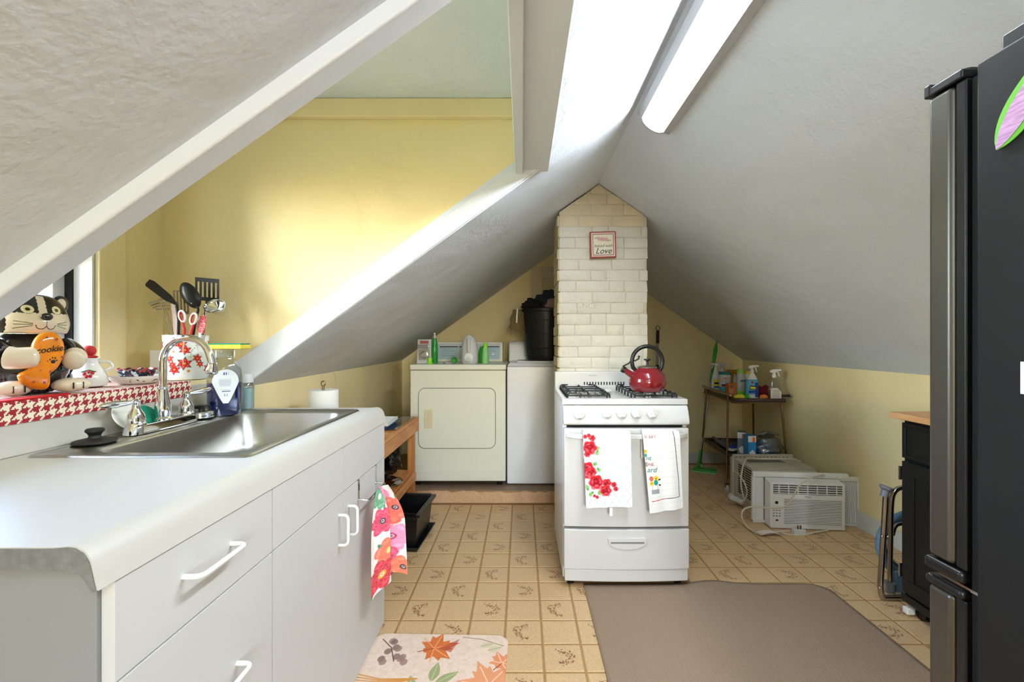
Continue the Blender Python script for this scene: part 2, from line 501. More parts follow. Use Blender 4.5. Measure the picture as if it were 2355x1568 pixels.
M['ceramic'] = mat('white_ceramic', (238, 236, 230), 0.12, coat=0.4)
M['cat_cream'] = mat('cream_glaze', (226, 212, 188), 0.14, coat=0.4)
M['cat_black'] = mat('black_glaze', (18, 17, 20), 0.1, coat=0.6)
M['sponge'] = mat('yellow_sponge', (230, 208, 70), 0.95, bump=(240, 0.8, 0.004))
M['scrub'] = mat('green_scrub_pad', (20, 138, 108), 0.95, bump=(160, 0.8, 0.004))
M['bark'] = mat('tree_bark', (92, 78, 62), 0.9)
M['leafm'] = mat('autumn_leaf', (112, 100, 36), 0.6, var=(1.2, 0.4))
M['grass'] = mat('outdoor_ground', (110, 118, 80), 0.9)
M['knob'] = mat('black_knob', (20, 20, 20), 0.3)

M['rawboard'] = mat('raw_particle_board', (120, 120, 117), .85, var=(70, .2), bump=(90, .5, .003))
# ---------------------------------------------------------------- the setting
XL, XR, YB, YR = -1.2, 2.2, 4.55, -2.35
RX, RZ = 0.49, 2.22
KL, KR = 1.025, 1.03
SL = (RZ - KL) / (RX - XL)
SR = (RZ - KR) / (XR - RX)
zl = lambda x: RZ - SL * (RX - x)
zr = lambda x: RZ - SR * (x - RX)
YN, YF = 0.755, 1.97           # dormer opening, near and far
DX = -1.555                    # dormer window wall
DZ = 2.252                     # dormer ceiling
HX, HZ = 0.107, zl(0.107)      # top edge of the opening in the slope
T = 0.09

# window panes: clear to light, with a faint reflection
pm = bpy.data.materials.new('window_pane'); pm.use_nodes = True
_n = pm.node_tree.nodes; _n.clear()
_o = _n.new('ShaderNodeOutputMaterial'); _t = _n.new('ShaderNodeBsdfTransparent'); _g = _n.new('ShaderNodeBsdfGlossy'); _x = _n.new('ShaderNodeMixShader'); _f = _n.new('ShaderNodeFresnel')
_g.inputs['Roughness'].default_value = 0.02; _f.inputs[0].default_value = 1.4
_t.inputs[0].default_value = (0.97, 0.985, 0.98, 1)
for a, b in ((_f.outputs[0], _x.inputs[0]), (_t.outputs[0], _x.inputs[1]), (_g.outputs[0], _x.inputs[2]), (_x.outputs[0], _o.inputs[0])): pm.node_tree.links.new(a, b)
M['pane'] = pm
def thin(name, tint, gloss=0.08, gr=0.05):
    m = bpy.data.materials.new(name); m.use_nodes = True; nt = m.node_tree; n = nt.nodes; n.clear()
    o = n.new('ShaderNodeOutputMaterial'); t = n.new('ShaderNodeBsdfTransparent'); g = n.new('ShaderNodeBsdfGlossy'); x = n.new('ShaderNodeMixShader'); f = n.new('ShaderNodeLayerWeight'); mr = n.new('ShaderNodeMapRange')
    t.inputs[0].default_value = rgb(*tint); g.inputs['Roughness'].default_value = gr; f.inputs[0].default_value = 0.35
    mr.inputs[3].default_value = gloss; mr.inputs[4].default_value = 0.75
    for a, b in ((f.outputs['Facing'], mr.inputs[0]), (mr.outputs[0], x.inputs[0]), (t.outputs[0], x.inputs[1]), (g.outputs[0], x.inputs[2]), (x.outputs[0], o.inputs[0])): nt.links.new(a, b)
    return m
M['thinclear'] = thin('thin_clear_plastic', (236, 240, 242))
M['thinlid'] = thin('thin_brown_glass', (206, 186, 160), 0.12)
M['thinsmoke'] = thin('thin_dark_glass', (92, 104, 100), 0.18, 0.03)
M['thinbag'] = thin('thin_bag_film', (206, 216, 224), 0.14, 0.2)

# floor with its own printed tiles
floor = struct('floor', MB().box(XL - T, XR + T, YR - T, YB + T, -0.06, 0.0), M['grout'], 'beige sheet floor printed with square leaf tiles')
TW, TD, TX0, TY0 = 0.1528, 0.1555, 0.0812, 1.8224
def tile_mesh(k):
    mb = MB(); w, d, h = TW - 0.0095, TD - 0.0095, 0.0016
    b = [(-w / 2, -d / 2, 0), (w / 2, -d / 2, 0), (w / 2, d / 2, 0), (-w / 2, d / 2, 0)]
    i = 0.0018
    t = [(-w / 2 + i, -d / 2 + i, h), (w / 2 - i, -d / 2 + i, h), (w / 2 - i, d / 2 - i, h), (-w / 2 + i, d / 2 - i, h)]
    mb.add(b + t, [(4, 5, 6, 7), (0, 1, 5, 4), (1, 2, 6, 5), (2, 3, 7, 6), (3, 0, 4, 7)])
    if k:
        rnd = random.Random(k); mb.cur = 1
        r0 = k * 1.57
        for j in range(52):
            t_ = -1.75 + 3.5 * j / 51 + rnd.uniform(-.08, .08)
            rr = 0.043 + rnd.uniform(-0.016, 0.016)
            a = r0 + t_
            c = Vector((rr * math.cos(a) - 0.012 * math.cos(r0), 0.8 * rr * math.sin(a) - 0.010 * math.sin(r0), h + 0.0003))
            q = a + rnd.choice((0.6, 2.4, -0.7, -2.3)) + rnd.uniform(-.3, .3)
            u = Vector((math.cos(q), math.sin(q), 0)); v = Vector((-u.y, u.x, 0))
            L, W = rnd.uniform(0.0045, 0.009), rnd.uniform(0.0018, 0.0034)
            mb.add([c - u * L, c + v * W, c + u * L, c - v * W], [(0, 1, 2, 3)])
    return mesh_of('tile', mb, [M['tile'], M['motif']], smooth=False)
tiles = [tile_mesh(k) for k in range(5)]
def hidden_tile(x, y):
    if x < -0.66: return y < 2.4 or y > 3.42
    if y > 3.40 and x < 0.72: return True
    if 0.36 < x < 1.44 and y < 2.2: return True
    if 0.26 < x < 0.78 and 2.3 < y < 3.3: return True
    if x - .09 > .894 * y: return True
    if 1.70 < x < 2.1 and 3.05 < y < 3.6: return True
    return False
for c in range(-5, 19):
    for k in range(-2, 18):
        x = TX0 + (c - 4 + 0.5) * TW; y = TY0 + (k + 0.5) * TD
        if y < 1.52 or y > YB - 0.05 or x > XR - 0.03 or hidden_tile(x, y): continue
        me = tiles[0] if (c + k) % 2 == 0 else tiles[1 + (c * 3 + k * 5) % 4]
        o = bpy.data.objects.new('tile', me); COL.objects.link(o)
        o.parent = floor; o.location = (x, y, 0.0)

# knee walls, back wall, rear wall
struct('wall_right', MB().box(XR, XR + T, YR, YB, 0, KR + 0.06), M['wall'], 'low yellow knee wall under the right slope')
mb = MB().box(XL - T, XL, YF - 0.01, YB, 0, KL + 0.06)
struct('wall_left', mb, M['wall'], 'low yellow knee wall under the left slope')
struct('wall_left_near', MB().box(XL - T, XL, YR, YN - 0.07, 0, KL + 0.06), M['wall'], 'yellow knee wall beside the counter')
mb = MB().prism([(XL - T, YB, 0), (XR + T, YB, 0), (XR + T, YB, zr(XR)), (RX, YB, RZ + 0.02), (XL - T, YB, zl(XL - T) + 0.05)], (0, T, 0))
struct('wall_back', mb, M['wall'], 'yellow gable wall behind the washer')
mb = MB()
wx0, wx1, wz0, wz1 = 0.05, 0.95, 0.9, 1.7  # rear window, out of view, added to bring in daylight
mb.box(XL - T, XR + T, YR - T, YR, 0, wz0)
mb.prism([(XL - T, YR, wz0), (wx0, YR, wz0), (wx0, YR, zl(wx0)), (XL - T, YR, zl(XL - T))], (0, -T, 0))
mb.prism([(wx1, YR, wz0), (XR + T, YR, wz0), (XR + T, YR, zr(XR + T)), (wx1, YR, zr(wx1))], (0, -T, 0))
mb.prism([(wx0, YR, wz1), (wx1, YR, wz1), (wx1, YR, zr(wx1)), (RX, YR, RZ), (wx0, YR, zl(wx0))], (0, -T, 0))
struct('wall_rear', mb, M['wall'], 'yellow rear gable wall around the added window')
mb = MB()
for a, b_ in ((wx0, wx0 + 0.05), (wx1 - 0.05, wx1), (0.475, 0.525)): mb.box(a, b_, YR - 0.07, YR - 0.02, wz0, wz1)
mb.box(wx0 + .05, wx1 - .05, YR - 0.07, YR - 0.02, wz0, wz0 + 0.05); mb.box(wx0 + .05, wx1 - .05, YR - 0.07, YR - 0.02, wz1 - 0.05, wz1)
w2 = struct('window_added', mb, M['vinylwhite'], 'white window added out of view in the rear gable')
for a, b_ in ((wx0 + .05, .475), (.525, wx1 - .05)):
    obj('pane', MB().box(a, b_, YR - 0.05, YR - 0.045, wz0 + .05, wz1 - .05), M['pane'], w2)

# sloping ceilings
nl = Vector((-SL, 0, 1)).normalized() * T
nr = Vector((SR, 0, 1)).normalized() * T
mb = MB().prism([(RX, YR, RZ), (XR + T, YR, zr(XR + T)), (XR + T, YB, zr(XR + T)), (RX, YB, RZ)], nr)
struct('ceiling_right', mb, M['ceil'], 'white plaster slope above the fridge and the stove')
mb = MB()
mb.prism([(RX, YR, RZ), (XL - T, YR, zl(XL - T)), (XL - T, YN - 0.03, zl(XL - T)), (RX, YN - 0.03, RZ)], nl)
mb.prism([(RX, YN - 0.03, RZ), (HX, YN - 0.03, HZ), (HX, YF - 0.015, HZ), (RX, YF - 0.015, RZ)], nl)
# far part: slightly bellied old plaster, ruled between two profiles
pa = [(RX, RZ), (HX, 1.972), (-0.5, 1.53), (XL, 1.017), (XL - 0.05, 0.98)]
pb = [(RX, RZ), (HX, 1.952), (-0.5, 1.523), (XL, 1.025), (XL - 0.05, 0.99)]
def far(u, v):
    n = len(pa) - 1; t = u * n; i = min(int(t), n - 1); f = t - i
    lo = [(pa[i][k] * (1 - f) + pa[i + 1][k] * f) for k in (0, 1)]; hi = [(pb[i][k] * (1 - f) + pb[i + 1][k] * f) for k in (0, 1)]
    x = lo[0] * (1 - v) + hi[0] * v; z = lo[1] * (1 - v) + hi[1] * v
    return Vector((x, YF - 0.015 + (YB - YF + 0.015) * v, z))
n0 = len(mb.v)
mb.grid(far, 17, 24)
top = MB().grid(lambda u, v: far(u, v) + Vector((-0.05, 0, 0.08)), 17, 24)
mb.merge(top)
for v in (0.0, 1.0):
    mb.grid(lambda u, w, v=v: far(u, v) + Vector((-0.05, 0, 0.08)) * w, 17, 2)
struct('ceiling_left', mb, M['ceil'], 'white plaster slope cut open by the dormer')

# dormer: far cheek, near cheek, window wall, lower wall, ceiling, header
mb = MB().prism([(DX - T, YF, 0.55), (XL - 0.001, YF, 0.55), (XL - 0.001, YF, 1.03), (HX, YF, 1.985), (HX, YF, DZ + .02), (DX - T, YF, DZ + .02)], (0, 0.06, 0))
struct('wall_dormer_far', mb, M['wall'], 'yellow cheek wall of the dormer')
mb = MB().prism([(DX - T, YN - 0.06, zl(DX - T) + .02), (HX, YN - 0.06, zl(HX) + .02), (HX, YN - 0.06, DZ + .02), (DX - T, YN - 0.06, DZ + .02)], (0, 0.05, 0))
struct('wall_dormer_near', mb, M['wall'], 'near cheek wall of the dormer')
oy0, oy1, oz0, oz1 = 0.86, 1.651, 1.085, 1.98
mb = MB()
mb.box(DX - T, DX, YN - 0.01, oy0, 1.0, DZ); mb.box(DX - T, DX, oy1, YF, 1.0, DZ)
mb.box(DX - T, DX, oy0, oy1, 1.0, oz0); mb.box(DX - T, DX, oy0, oy1, oz1, DZ)
struct('wall_window', mb, M['wall'], 'yellow dormer wall around the window')
struct('wall_dormer_low', MB().box(DX - T, -1.275, YN - 0.07, YF, 0, 1.052), M['base'], 'low wall behind the sink counter')
struct('ceiling_dormer', MB().box(DX - T, HX, YN - 0.06, YF + 0.06, DZ, DZ + 0.06), M['ceil'], 'flat white dormer ceiling')
mb = MB().box(-0.02, HX + 0.004, YN - 0.02, YF - 0.002, HZ - 0.002, DZ)
hdr = struct('trim_1', mb, M['trim'], 'white boxed header over the dormer opening')
obj('moulding', MB().box(-0.032, 0.004, YN - 0.02, YF - 0.004, HZ - 0.02, HZ + 0.012), M['trim'], hdr, bevel=0.004)
obj('cornice', MB().box(DX, -0.02, YF - 0.032, YF - 0.001, 2.172, DZ), M['yellowpaint'], hdr, bevel=0.006)
mb = MB().prism([(-1.262, YF - 0.022, 0.972), (HX, YF - 0.022, 1.979), (-0.02, YF - 0.022, 1.967), (-1.262, YF - 0.022, 1.105)], (0, 0.021, 0))
struct('trim_2', mb, M['trim'], 'white sloping board along the far dormer cheek', bevel=0.004)
# near beam following the slope
def slope_pt(x, y, dn): return Vector((x, y, zl(x))) + Vector((SL, 0, -1)).normalized() * dn
mb = MB().hexa([slope_pt(XL - .3, 0.688, 0.028), slope_pt(0.3, 0.688, 0.028), slope_pt(0.3, 0.757, 0.012), slope_pt(XL - .3, 0.757, 0.012)],
               [slope_pt(XL - .3, 0.688, -0.03), slope_pt(0.3, 0.688, -0.03), slope_pt(0.3, 0.757, -0.03), slope_pt(XL - .3, 0.757, -0.03)])
struct('trim_3', mb, M['trim'], 'white sloping board along the near dormer edge', bevel=0.006)

# dormer window
mb = MB()
x0, x1 = DX - 0.135, DX - 0.0905
mb.box(x0, x1, oy0, oy0 + .055, oz0, oz1); mb.box(x0, x1, oy1 - .055, oy1, oz0, oz1)
for a, b_ in ((oz0, oz0 + .06), (1.51, 1.56), (oz1 - .05, oz1)): mb.box(x0, x1, oy0 + .055, oy1 - .055, a, b_)
win = struct('window_1', mb, M['vinylwhite'], 'white double-hung dormer window behind the cookie jar', bevel=0.003)
for a, b_ in ((oz0 + .06, 1.51), (1.56, oz1 - .05)):
    obj('pane', MB().box(DX - 0.116, DX - 0.112, oy0 + .055, oy1 - .055, a, b_), M['pane'], win)
obj('track', MB().box(DX - 0.0895, DX - 0.063, oy1 - 0.016, oy1 - 0.001, oz0, oz1), M['blackm'], win)
obj('jamb', MB().box(DX - 0.0625, DX + 0.004, oy1 - 0.010, oy1 - 0.0005, oz0, oz1), M['vinylwhite'], win)
mb = MB().box(DX, DX + 0.022, oy1 + 0.001, 1.764, 1.07, 2.1); mb.box(DX, DX + 0.012, oy1 + 0.04, 1.764, 1.07, 2.1)
obj('casing', mb, M['yellowpaint'], win, bevel=0.004)
obj('sill', MB().box(DX, -1.268, YN, YF - 0.002, 1.04, 1.062), M['yellowpaint'], win, bevel=0.004)

# chimney of painted brick; every brick in view is its own piece
CF, CB, CXL, CXR = 2.905, 3.27, 0.234, 0.800
ch = thing('chimney', 'cream painted brick chimney rising to the roof ridge behind the stove', 'chimney', ((CXL + CXR) / 2, CF, 0))
mb = MB().prism([(CXL + .006, CF, 0), (CXR - .006, CF, 0), (CXR - .006, CF, zr(CXR)), (RX, CF, RZ - .006), (CXL + .006, CF, zl(CXL))], (0, CB - CF, 0))
obj('core', mb, M['mortar'], ch, world=True)
def clip(poly, f):
    out = []
    for i in range(len(poly)):
        a, b = poly[i], poly[(i + 1) % len(poly)]
        fa, fb = f(a), f(b)
        if fa >= 0: out.append(a)
        if (fa >= 0) != (fb >= 0):
            t = fa / (fa - fb); out.append((a[0] + (b[0] - a[0]) * t, a[1] + (b[1] - a[1]) * t))
    return out
rb = random.Random(11)
CH = 0.0695
def tone(z): return M['brick'] if z < 1.93 else M['bricktan']
def brick(poly, y0, proud, m, flip=None):
    cx = sum(p[0] for p in poly) / len(poly); cz = sum(p[1] for p in poly) / len(poly)
    rt_ = rb.uniform(-.012, .012)
    j = [Vector((rb.uniform(-.003, .003), 0, rb.uniform(-.0025, .0025) + rt_ * (p[0] - cx))) for p in poly]
    mk = flip or (lambda x, y, z: Vector((x, y, z)))
    def ring(k, yy): return [mk(p[0] - (1 if p[0] > cx else -1) * k + q.x, yy, p[1] - (1 if p[1] > cz else -1) * k + q.z) for p, q in zip(poly, j)]
    mb = MB(); n = len(poly)
    r0, r1, r2 = ring(0, y0 + 0.004), ring(0.0005, y0 - proud * .55), ring(0.006, y0 - proud)
    mb.add(r0 + r1 + r2, [(i, (i + 1) % n, n + (i + 1) % n, n + i) for i in range(n)] + [(n + i, n + (i + 1) % n, 2 * n + (i + 1) % n, 2 * n + i) for i in range(n)] + [tuple(range(2 * n, 3 * n))])
    return obj('brick', mb, m, ch, world=True, angle=50)
nrow = 0
z = 0.905
while z < RZ - 0.02:
    z1 = z + CH - 0.0035
    x = CXL
    pat = [(.205, .205, .16), (.10, .205, .10, .165), (.205, .10, .205, .06), (.12, .205, .205, .04)][nrow % 4]
    for w in pat:
        xe = min(x + w, CXR)
        if xe - x < 0.025: break
        jit = rb.uniform(-.006, .006) if xe < CXR - .01 else 0
        p = [(x + .001, z), (xe - .002 + jit, z), (xe - .002 + jit, z1), (x + .001, z1)]
        p = clip(p, lambda q: zl(q[0]) - .006 - q[1]); p = clip(p, lambda q: zr(q[0]) - .006 - q[1]) if len(p) > 2 else p
        if len(p) >= 3: brick(p, CF, rb.uniform(.003, .0085), tone(z))
        x = xe + jit + .003
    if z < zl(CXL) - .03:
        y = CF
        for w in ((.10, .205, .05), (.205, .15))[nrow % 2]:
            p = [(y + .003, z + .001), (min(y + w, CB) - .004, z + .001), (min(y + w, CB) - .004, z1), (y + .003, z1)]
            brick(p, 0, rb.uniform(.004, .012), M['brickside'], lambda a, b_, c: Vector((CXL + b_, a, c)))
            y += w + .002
    z += CH; nrow += 1
o = obj('stamped_letters', put_text('nce', ((1355 - CX) * CF / FPX, CF - 0.0125, P(1355, 704, CF).z), (1, 0, 0), (0, 0, 1), 0.048), M['mortar'], ch, world=True)

# washer platform
plat = struct('floor_platform', MB().box(XL, 0.76, 3.425, YB, 0.0, 0.088), M['grout'], 'low step carrying the washer and the dryer')
for i in range(12):
    for j in range(3):
        a = XL + .006 + i * .163
        obj('tile', MB().box(a, min(a + .158, .755), 3.428 + j * .2, 3.428 + j * .2 + .195, .088, .092), M['plat'], plat, smooth=False)
def ragged():
    r = random.Random(5); pts = []
    for i in range(26): pts.append((-0.776 + 1.03 * i / 25, r.uniform(.078, .094)))
    return [( -0.776, 0.004)] + [(0.254, 0.004)] + pts[::-1]
obj('chipboard_edge', MB().prism([(x, 3.424, z) for x, z in ragged()], (0, -0.02, 0)), M['chip'], plat, smooth=False)
obj('timber_edge', MB().box(XL + .01, -0.74, 3.405, 3.4235, 0.002, 0.085), M['pine'], plat)

# baseboards and the old cream door in the back wall
struct('baseboard_back', MB().box(0.81, XR - .002, YB - 0.014, YB, 0, 0.108), M['base'], 'white baseboard below the yellow back wall', bevel=.002)
struct('baseboard_right', MB().box(XR - 0.014, XR, YR, YB - .015, 0, 0.108), M['base'], 'white baseboard along the right wall', bevel=.002)
mb = MB(); dx0, dx1, dz1 = 0.085, 0.80, 1.945
mb.box(dx0, dx1, YB - .012, YB - .001, .09, dz1)
mb.box(dx0, dx0 + .115, YB - .03, YB - .012, .09, dz1); mb.box(dx0 + .115, dx1, YB - .03, YB - .012, dz1 - .105, dz1)
struct('door_1', mb, M['cream'], 'old cream panelled door half hidden behind the chimney', bevel=.003)

# fluorescent fixtures just off the ridge; the rear one is added, unseen, for fill
tdir = Vector((1, 0, -SR)).normalized(); ndir = Vector((-SR, 0, -1)).normalized()
def fixture(y0, y1, label, lens_m):
    o = Vector((RX, y0, RZ)) + tdir * .012; L = y1 - y0
    t = thing('ceiling_light', label, 'ceiling light', o, 0, 'fluorescent ceiling lights')
    q = lambda a, n, y: tdir * a + ndir * n + Vector((0, y, 0))
    def prof(pts, m, nm, a=0.0, b=L, ang=38):
        k = len(pts); mb = MB()
        mb.add([q(p[0], p[1], a) for p in pts] + [q(p[0], p[1], b) for p in pts], [(i, (i + 1) % k, k + (i + 1) % k, k + i) for i in range(k)] + [tuple(range(k)), tuple(range(2 * k - 1, k - 1, -1))])
        return obj(nm, mb, m, t, angle=ang)
    prof([(.028, .002), (.142, .002), (.142, .018), (.028, .018)], M['lampmetal'], 'pan', .002, L - .002)
    lens = [(.040, .0185)] + [(.090 - .048 * math.cos(math.pi * i / 14), .020 + .017 * math.sin(math.pi * i / 14)) for i in range(15)] + [(.140, .0185)]
    prof(lens, lens_m, 'lens', .006, L - .006)
    prof([(.008, .020), (.010, .004), (.028, .002), (.028, .0185), (.041, .0325), (.034, .0345)], M['lampmetal'], 'side_rail')
    prof([(.172, .020), (.170, .004), (.142, .002), (.142, .0185), (.140, .027), (.146, .030)], M['lampmetal'], 'side_rail')
    cap = [(.008, .004)] + [(.008, .022), (.036, .032)] + [(.090 - .050 * math.cos(math.pi * i / 12), .032 + .020 * math.sin(math.pi * i / 12)) for i in range(1, 12)] + [(.144, .032), (.172, .022), (.172, .004)]
    prof(cap, M['lampmetal'], 'end_cap', L - .005, L + .004); prof(cap, M['lampmetal'], 'end_cap', -.004, .005)
    return t
fixture(0.73, 1.945, 'long white fluorescent wrap light beside the roof ridge above the stove', M['lens'])
fixture(-1.55, -0.335, 'unseen fluorescent wrap light added above the rear of the room', M['lens2'])

# outdoors, seen past the cookie jar: ground and an autumn tree
struct('ground', MB().box(-40, -3.0, -25, 40, -3.2, -3.1), M['grass'], 'ground far below the dormer window')
tr = thing('tree', 'sunlit yellow-green tree beyond the dormer window', 'tree', (-6.8, 6.3, -3.1))
obj('trunk', MB().tube([(0, 0, 0), (.1, .05, 2.0), (0, .1, 4.2), (.05, 0, 5.8)], [.22, .18, .13, .05], 10), M['bark'], tr)
rt = random.Random(4); mb = MB()
for i in range(5200):
    a, b_ = rt.uniform(0, 6.283), rt.uniform(-1, 1); r = rt.uniform(.5, 1) ** .5 * 2.0
    c = Vector((r * math.cos(a) * math.sqrt(1 - b_ * b_), r * math.sin(a) * math.sqrt(1 - b_ * b_), 4.9 + r * b_ * .9))
    u = Vector((rt.uniform(-1, 1), rt.uniform(-1, 1), rt.uniform(-1, 1))).normalized(); w = u.orthogonal().normalized()
    s_ = rt.uniform(.04, .08)
    mb.add([c - u * s_, c + w * s_ * .5, c + u * s_, c - w * s_ * .5], [(0, 1, 2, 3)])
fo = obj('foliage', mb, M['leafm'], tr, smooth=False); fo['kind'] = 'stuff'
# ---------------------------------------------------------------- sink counter
CZ = 0.927                     # worktop height
CFX, CBX = -0.592, -1.274      # cabinet face, back of the worktop
CY0, CY1 = 0.655, 1.955        # cabinet ends
ct = thing('worktop', 'long white laminate worktop with a rolled front edge under the dormer', 'worktop', (-0.93, 1.29, CZ - 0.035))
# slab with a rolled no-drip front; the sink cut-out is left open
SX0, SX1, SY0, SY1 = -1.228, -0.672, 1.118, 1.892     # sink rim
hx0, hx1, hy0, hy1 = SX0 + .022, SX1 - .022, SY0 + .022, SY1 - .022
def lip(y):
    pts = [(-0.66, 0.0)]
    pts += [(-0.645, .0005), (-0.63, .002), (-0.618, .001), (-0.606, -.006), (-0.598, -.018), (-0.594, -.034), (-0.590, -.052), (-0.588, -.060)]
    pts += [(-0.596, -.060), (-0.606, -.045), (-0.618, -.032), (-0.66, -.030)]
    return [Vector((x + .0, y, CZ + z)) for x, z in pts]
mb = MB(); A, B = lip(0.632), lip(1.966); k = len(A)
mb.add(A + B, [(i, (i + 1) % k, k + (i + 1) % k, k + i) for i in range(k)] + [tuple(range(k - 1, -1, -1)), tuple(range(k, 2 * k))])
y0, y1 = 0.632, 1.966
mb.box(CBX, -0.66, y0, hy0, CZ - .03, CZ); mb.box(CBX, -0.66, hy1, y1, CZ - .03, CZ)
mb.box(CBX, hx0, hy0, hy1, CZ - .03, CZ); mb.box(hx1, -0.66, hy0, hy1, CZ - .03, CZ)
obj('top', mb, M['white'], ct, world=True, angle=30)
mb = MB(); E = [v + Vector((0, -0.0015, -.0015)) for v in lip(0.632)]
mb.poly([Vector((CBX, .6305, CZ - .002))] + [Vector((v.x - .002, .6305, v.z)) for v in E[:9]] + [Vector((v.x, .6305, v.z)) for v in E[9:]] + [Vector((CBX, .6305, CZ - .03))])
obj('raw_end', mb, M['rawboard'], ct, world=True)
mb = MB(); mb.box(CBX, CBX + .016, YN + .02, y1 - .002, CZ, 1.046)
obj('backsplash', mb, M['white'], ct, world=True, bevel=.004)

# base cabinet: carcass, drawers, false fronts and doors, wire pulls
cb = thing('base_cabinet', 'white slab-front sink cabinet below the worktop', 'cabinet', (-0.93, 1.30, 0))
mb = MB(); fx = CFX - .02
mb.box(-1.19, fx, CY0, CY0 + .018, .0, .896); mb.box(-1.19, fx, CY1 - .018, CY1, .0, .896)
mb.box(-1.19, fx, CY0 + .018, CY1 - .018, .0, .06); mb.box(-1.2, -1.19, CY0, CY1, .0, .896)
mb.box(fx - .02, fx, CY0 + .018, CY1 - .018, .835, .88)
for y in (1.065, 1.495): mb.box(-1.19, fx, y, y + .018, .06, .60)
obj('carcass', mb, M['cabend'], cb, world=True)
cols = [(CY0 + .006, 1.0785), (1.0815, 1.5105), (1.5135, CY1)]
def pull(parent, a, b, out):
    """white wire pull between feet a and b, standing out along +x"""
    a = Vector(a); b = Vector(b); d = (b - a).normalized(); o = Vector((out, 0, 0)); r = .014
    pts = [a, a + o - Vector((r, 0, 0))] + [a + o - Vector((r, 0, 0)) + d * r + Vector((r * math.sin(t), 0, 0)) - d * (r * math.cos(t)) for t in (0.4, .8, 1.2, 1.57)]
    pts += [b + o - Vector((r, 0, 0)) - d * r + Vector((r * math.sin(t), 0, 0)) + d * (r * math.cos(t)) for t in (1.57, 1.2, .8, .4)] + [b + o - Vector((r, 0, 0)), b]
    return obj('pull', MB().tube(pts, .0048, 10), M['plastic'], parent, world=True)
def front(nm, y0, y1, z0, z1):
    return obj(nm, MB().box(fx, CFX, y0, y1, z0, z1), M['cabwhite'], cb, world=True, bevel=.0012, seg=1)
d1 = front('drawer', cols[0][0], cols[0][1], .7155, .882); pull(d1, (CFX, .795, .802), (CFX, .925, .802), .032)
d2 = front('drawer', cols[0][0], cols[0][1], .39, .7125); pull(d2, (CFX, .815, .545), (CFX, .945, .545), .032)
d3 = front('drawer', cols[0][0], cols[0][1], .012, .387); pull(d3, (CFX, .815, .25), (CFX, .945, .25), .032)
front('false_front', cols[1][0], cols[1][1], .7155, .882); front('false_front', cols[2][0], cols[2][1], .7155, .882)
e1 = front('door', cols[1][0], cols[1][1], .012, .7125); pull(e1, (CFX, 1.470, .555), (CFX, 1.470, .652), .03)
e2 = front('door', cols[2][0], cols[2][1], .012, .7125); pull(e2, (CFX, 1.552, .555), (CFX, 1.552, .652), .03)

# stainless sink
sk = thing('kitchen_sink', 'single-bowl stainless steel drop-in sink in the white worktop', 'sink', ((SX0 + SX1) / 2, (SY0 + SY1) / 2, CZ))
bx0, bx1, by0, by1 = SX0 + .105, SX1 - .03, SY0 + .045, SY1 - .04
def ring(x0, x1, y0, y1, r, z, n=6):
    return [Vector((x, y, z)) for x, y in rrect(x1 - x0, y1 - y0, r, n, (x0 + x1) / 2, (y0 + y1) / 2)]
R = [ring(SX0, SX1, SY0, SY1, .02, CZ + .0005), ring(SX0 + .004, SX1 - .004, SY0 + .004, SY1 - .004, .02, CZ + .0055), ring(SX0 + .014, SX1 - .014, SY0 + .014, SY1 - .014, .02, CZ + .0035),
     ring(bx0, bx1, by0, by1, .07, CZ + .002), ring(bx0 + .008, bx1 - .008, by0 + .008, by1 - .008, .07, CZ - .006), ring(bx0 + .02, bx1 - .02, by0 + .02, by1 - .02, .07, CZ - .12),
     ring(bx0 + .045, bx1 - .045, by0 + .045, by1 - .045, .06, CZ - .163), ring(bx0 + .2, bx1 - .2, by0 + .25, by1 - .25, .03, CZ - .168)]
mb = MB(); n = len(R[0]); vs = [v for r in R for v in r]
fs = [(j * n + i, j * n + (i + 1) % n, (j + 1) * n + (i + 1) % n, (j + 1) * n + i) for j in range(len(R) - 1) for i in range(n)] + [tuple(range((len(R) - 1) * n, len(R) * n))]
mb.add(vs, fs); obj('basin', mb, M['steel'], sk, world=True, angle=60)
mb = MB().lathe([(.0, .0), (.045, .0), (.055, .004), (.055, .006), (.03, .002), (0, .002)], ((bx0 + bx1) / 2, (by0 + by1) / 2, CZ - .168), 28)
obj('drain', mb, M['chrome'], sk, world=True)

# faucet
fxx, fyy = -1.176, 1.49
fa = thing('faucet', 'chrome gooseneck faucet with two lever handles', 'faucet', (fxx, fyy, CZ + .005))
mb = MB(); pl = [Vector((x, y, 0)) for x, y in rrect(.058, .275, .027, 6)]
mb.add(pl + [v * .97 + Vector((0, 0, .02)) for v in pl] + [Vector((v.x * .82, v.y * .95, .027)) for v in pl], [])
n = len(pl)
mb.f += [(j * n + i, j * n + (i + 1) % n, (j + 1) * n + (i + 1) % n, (j + 1) * n + i) for j in range(2) for i in range(n)] + [tuple(range(2 * n, 3 * n))]
mb.m += [0] * (2 * n + 1)
obj('base_plate', mb, M['chrome'], fa, angle=50)
obj('spout_foot', MB().lathe([(.026, .024), (.026, .03), (.021, .036), (.023, .05), (.0225, .075), (.017, .10), (.0135, .125), (.0155, .128), (.0155, .133), (.0125, .136)], (0, 0, 0), 24), M['chrome'], fa)
sp = [(0, 0, .12), (0, 0, .19)] + [tuple(p) for p in arc((.078, 0, .215), .078, 180, 14, 22, (1, 0, 0), (0, 0, 1))] + [(.163, 0, .205)]
obj('spout', MB().tube(sp, .0115, 14), M['chrome'], fa)
R_ = Matrix.Rotation(math.radians(8), 3, 'Y')
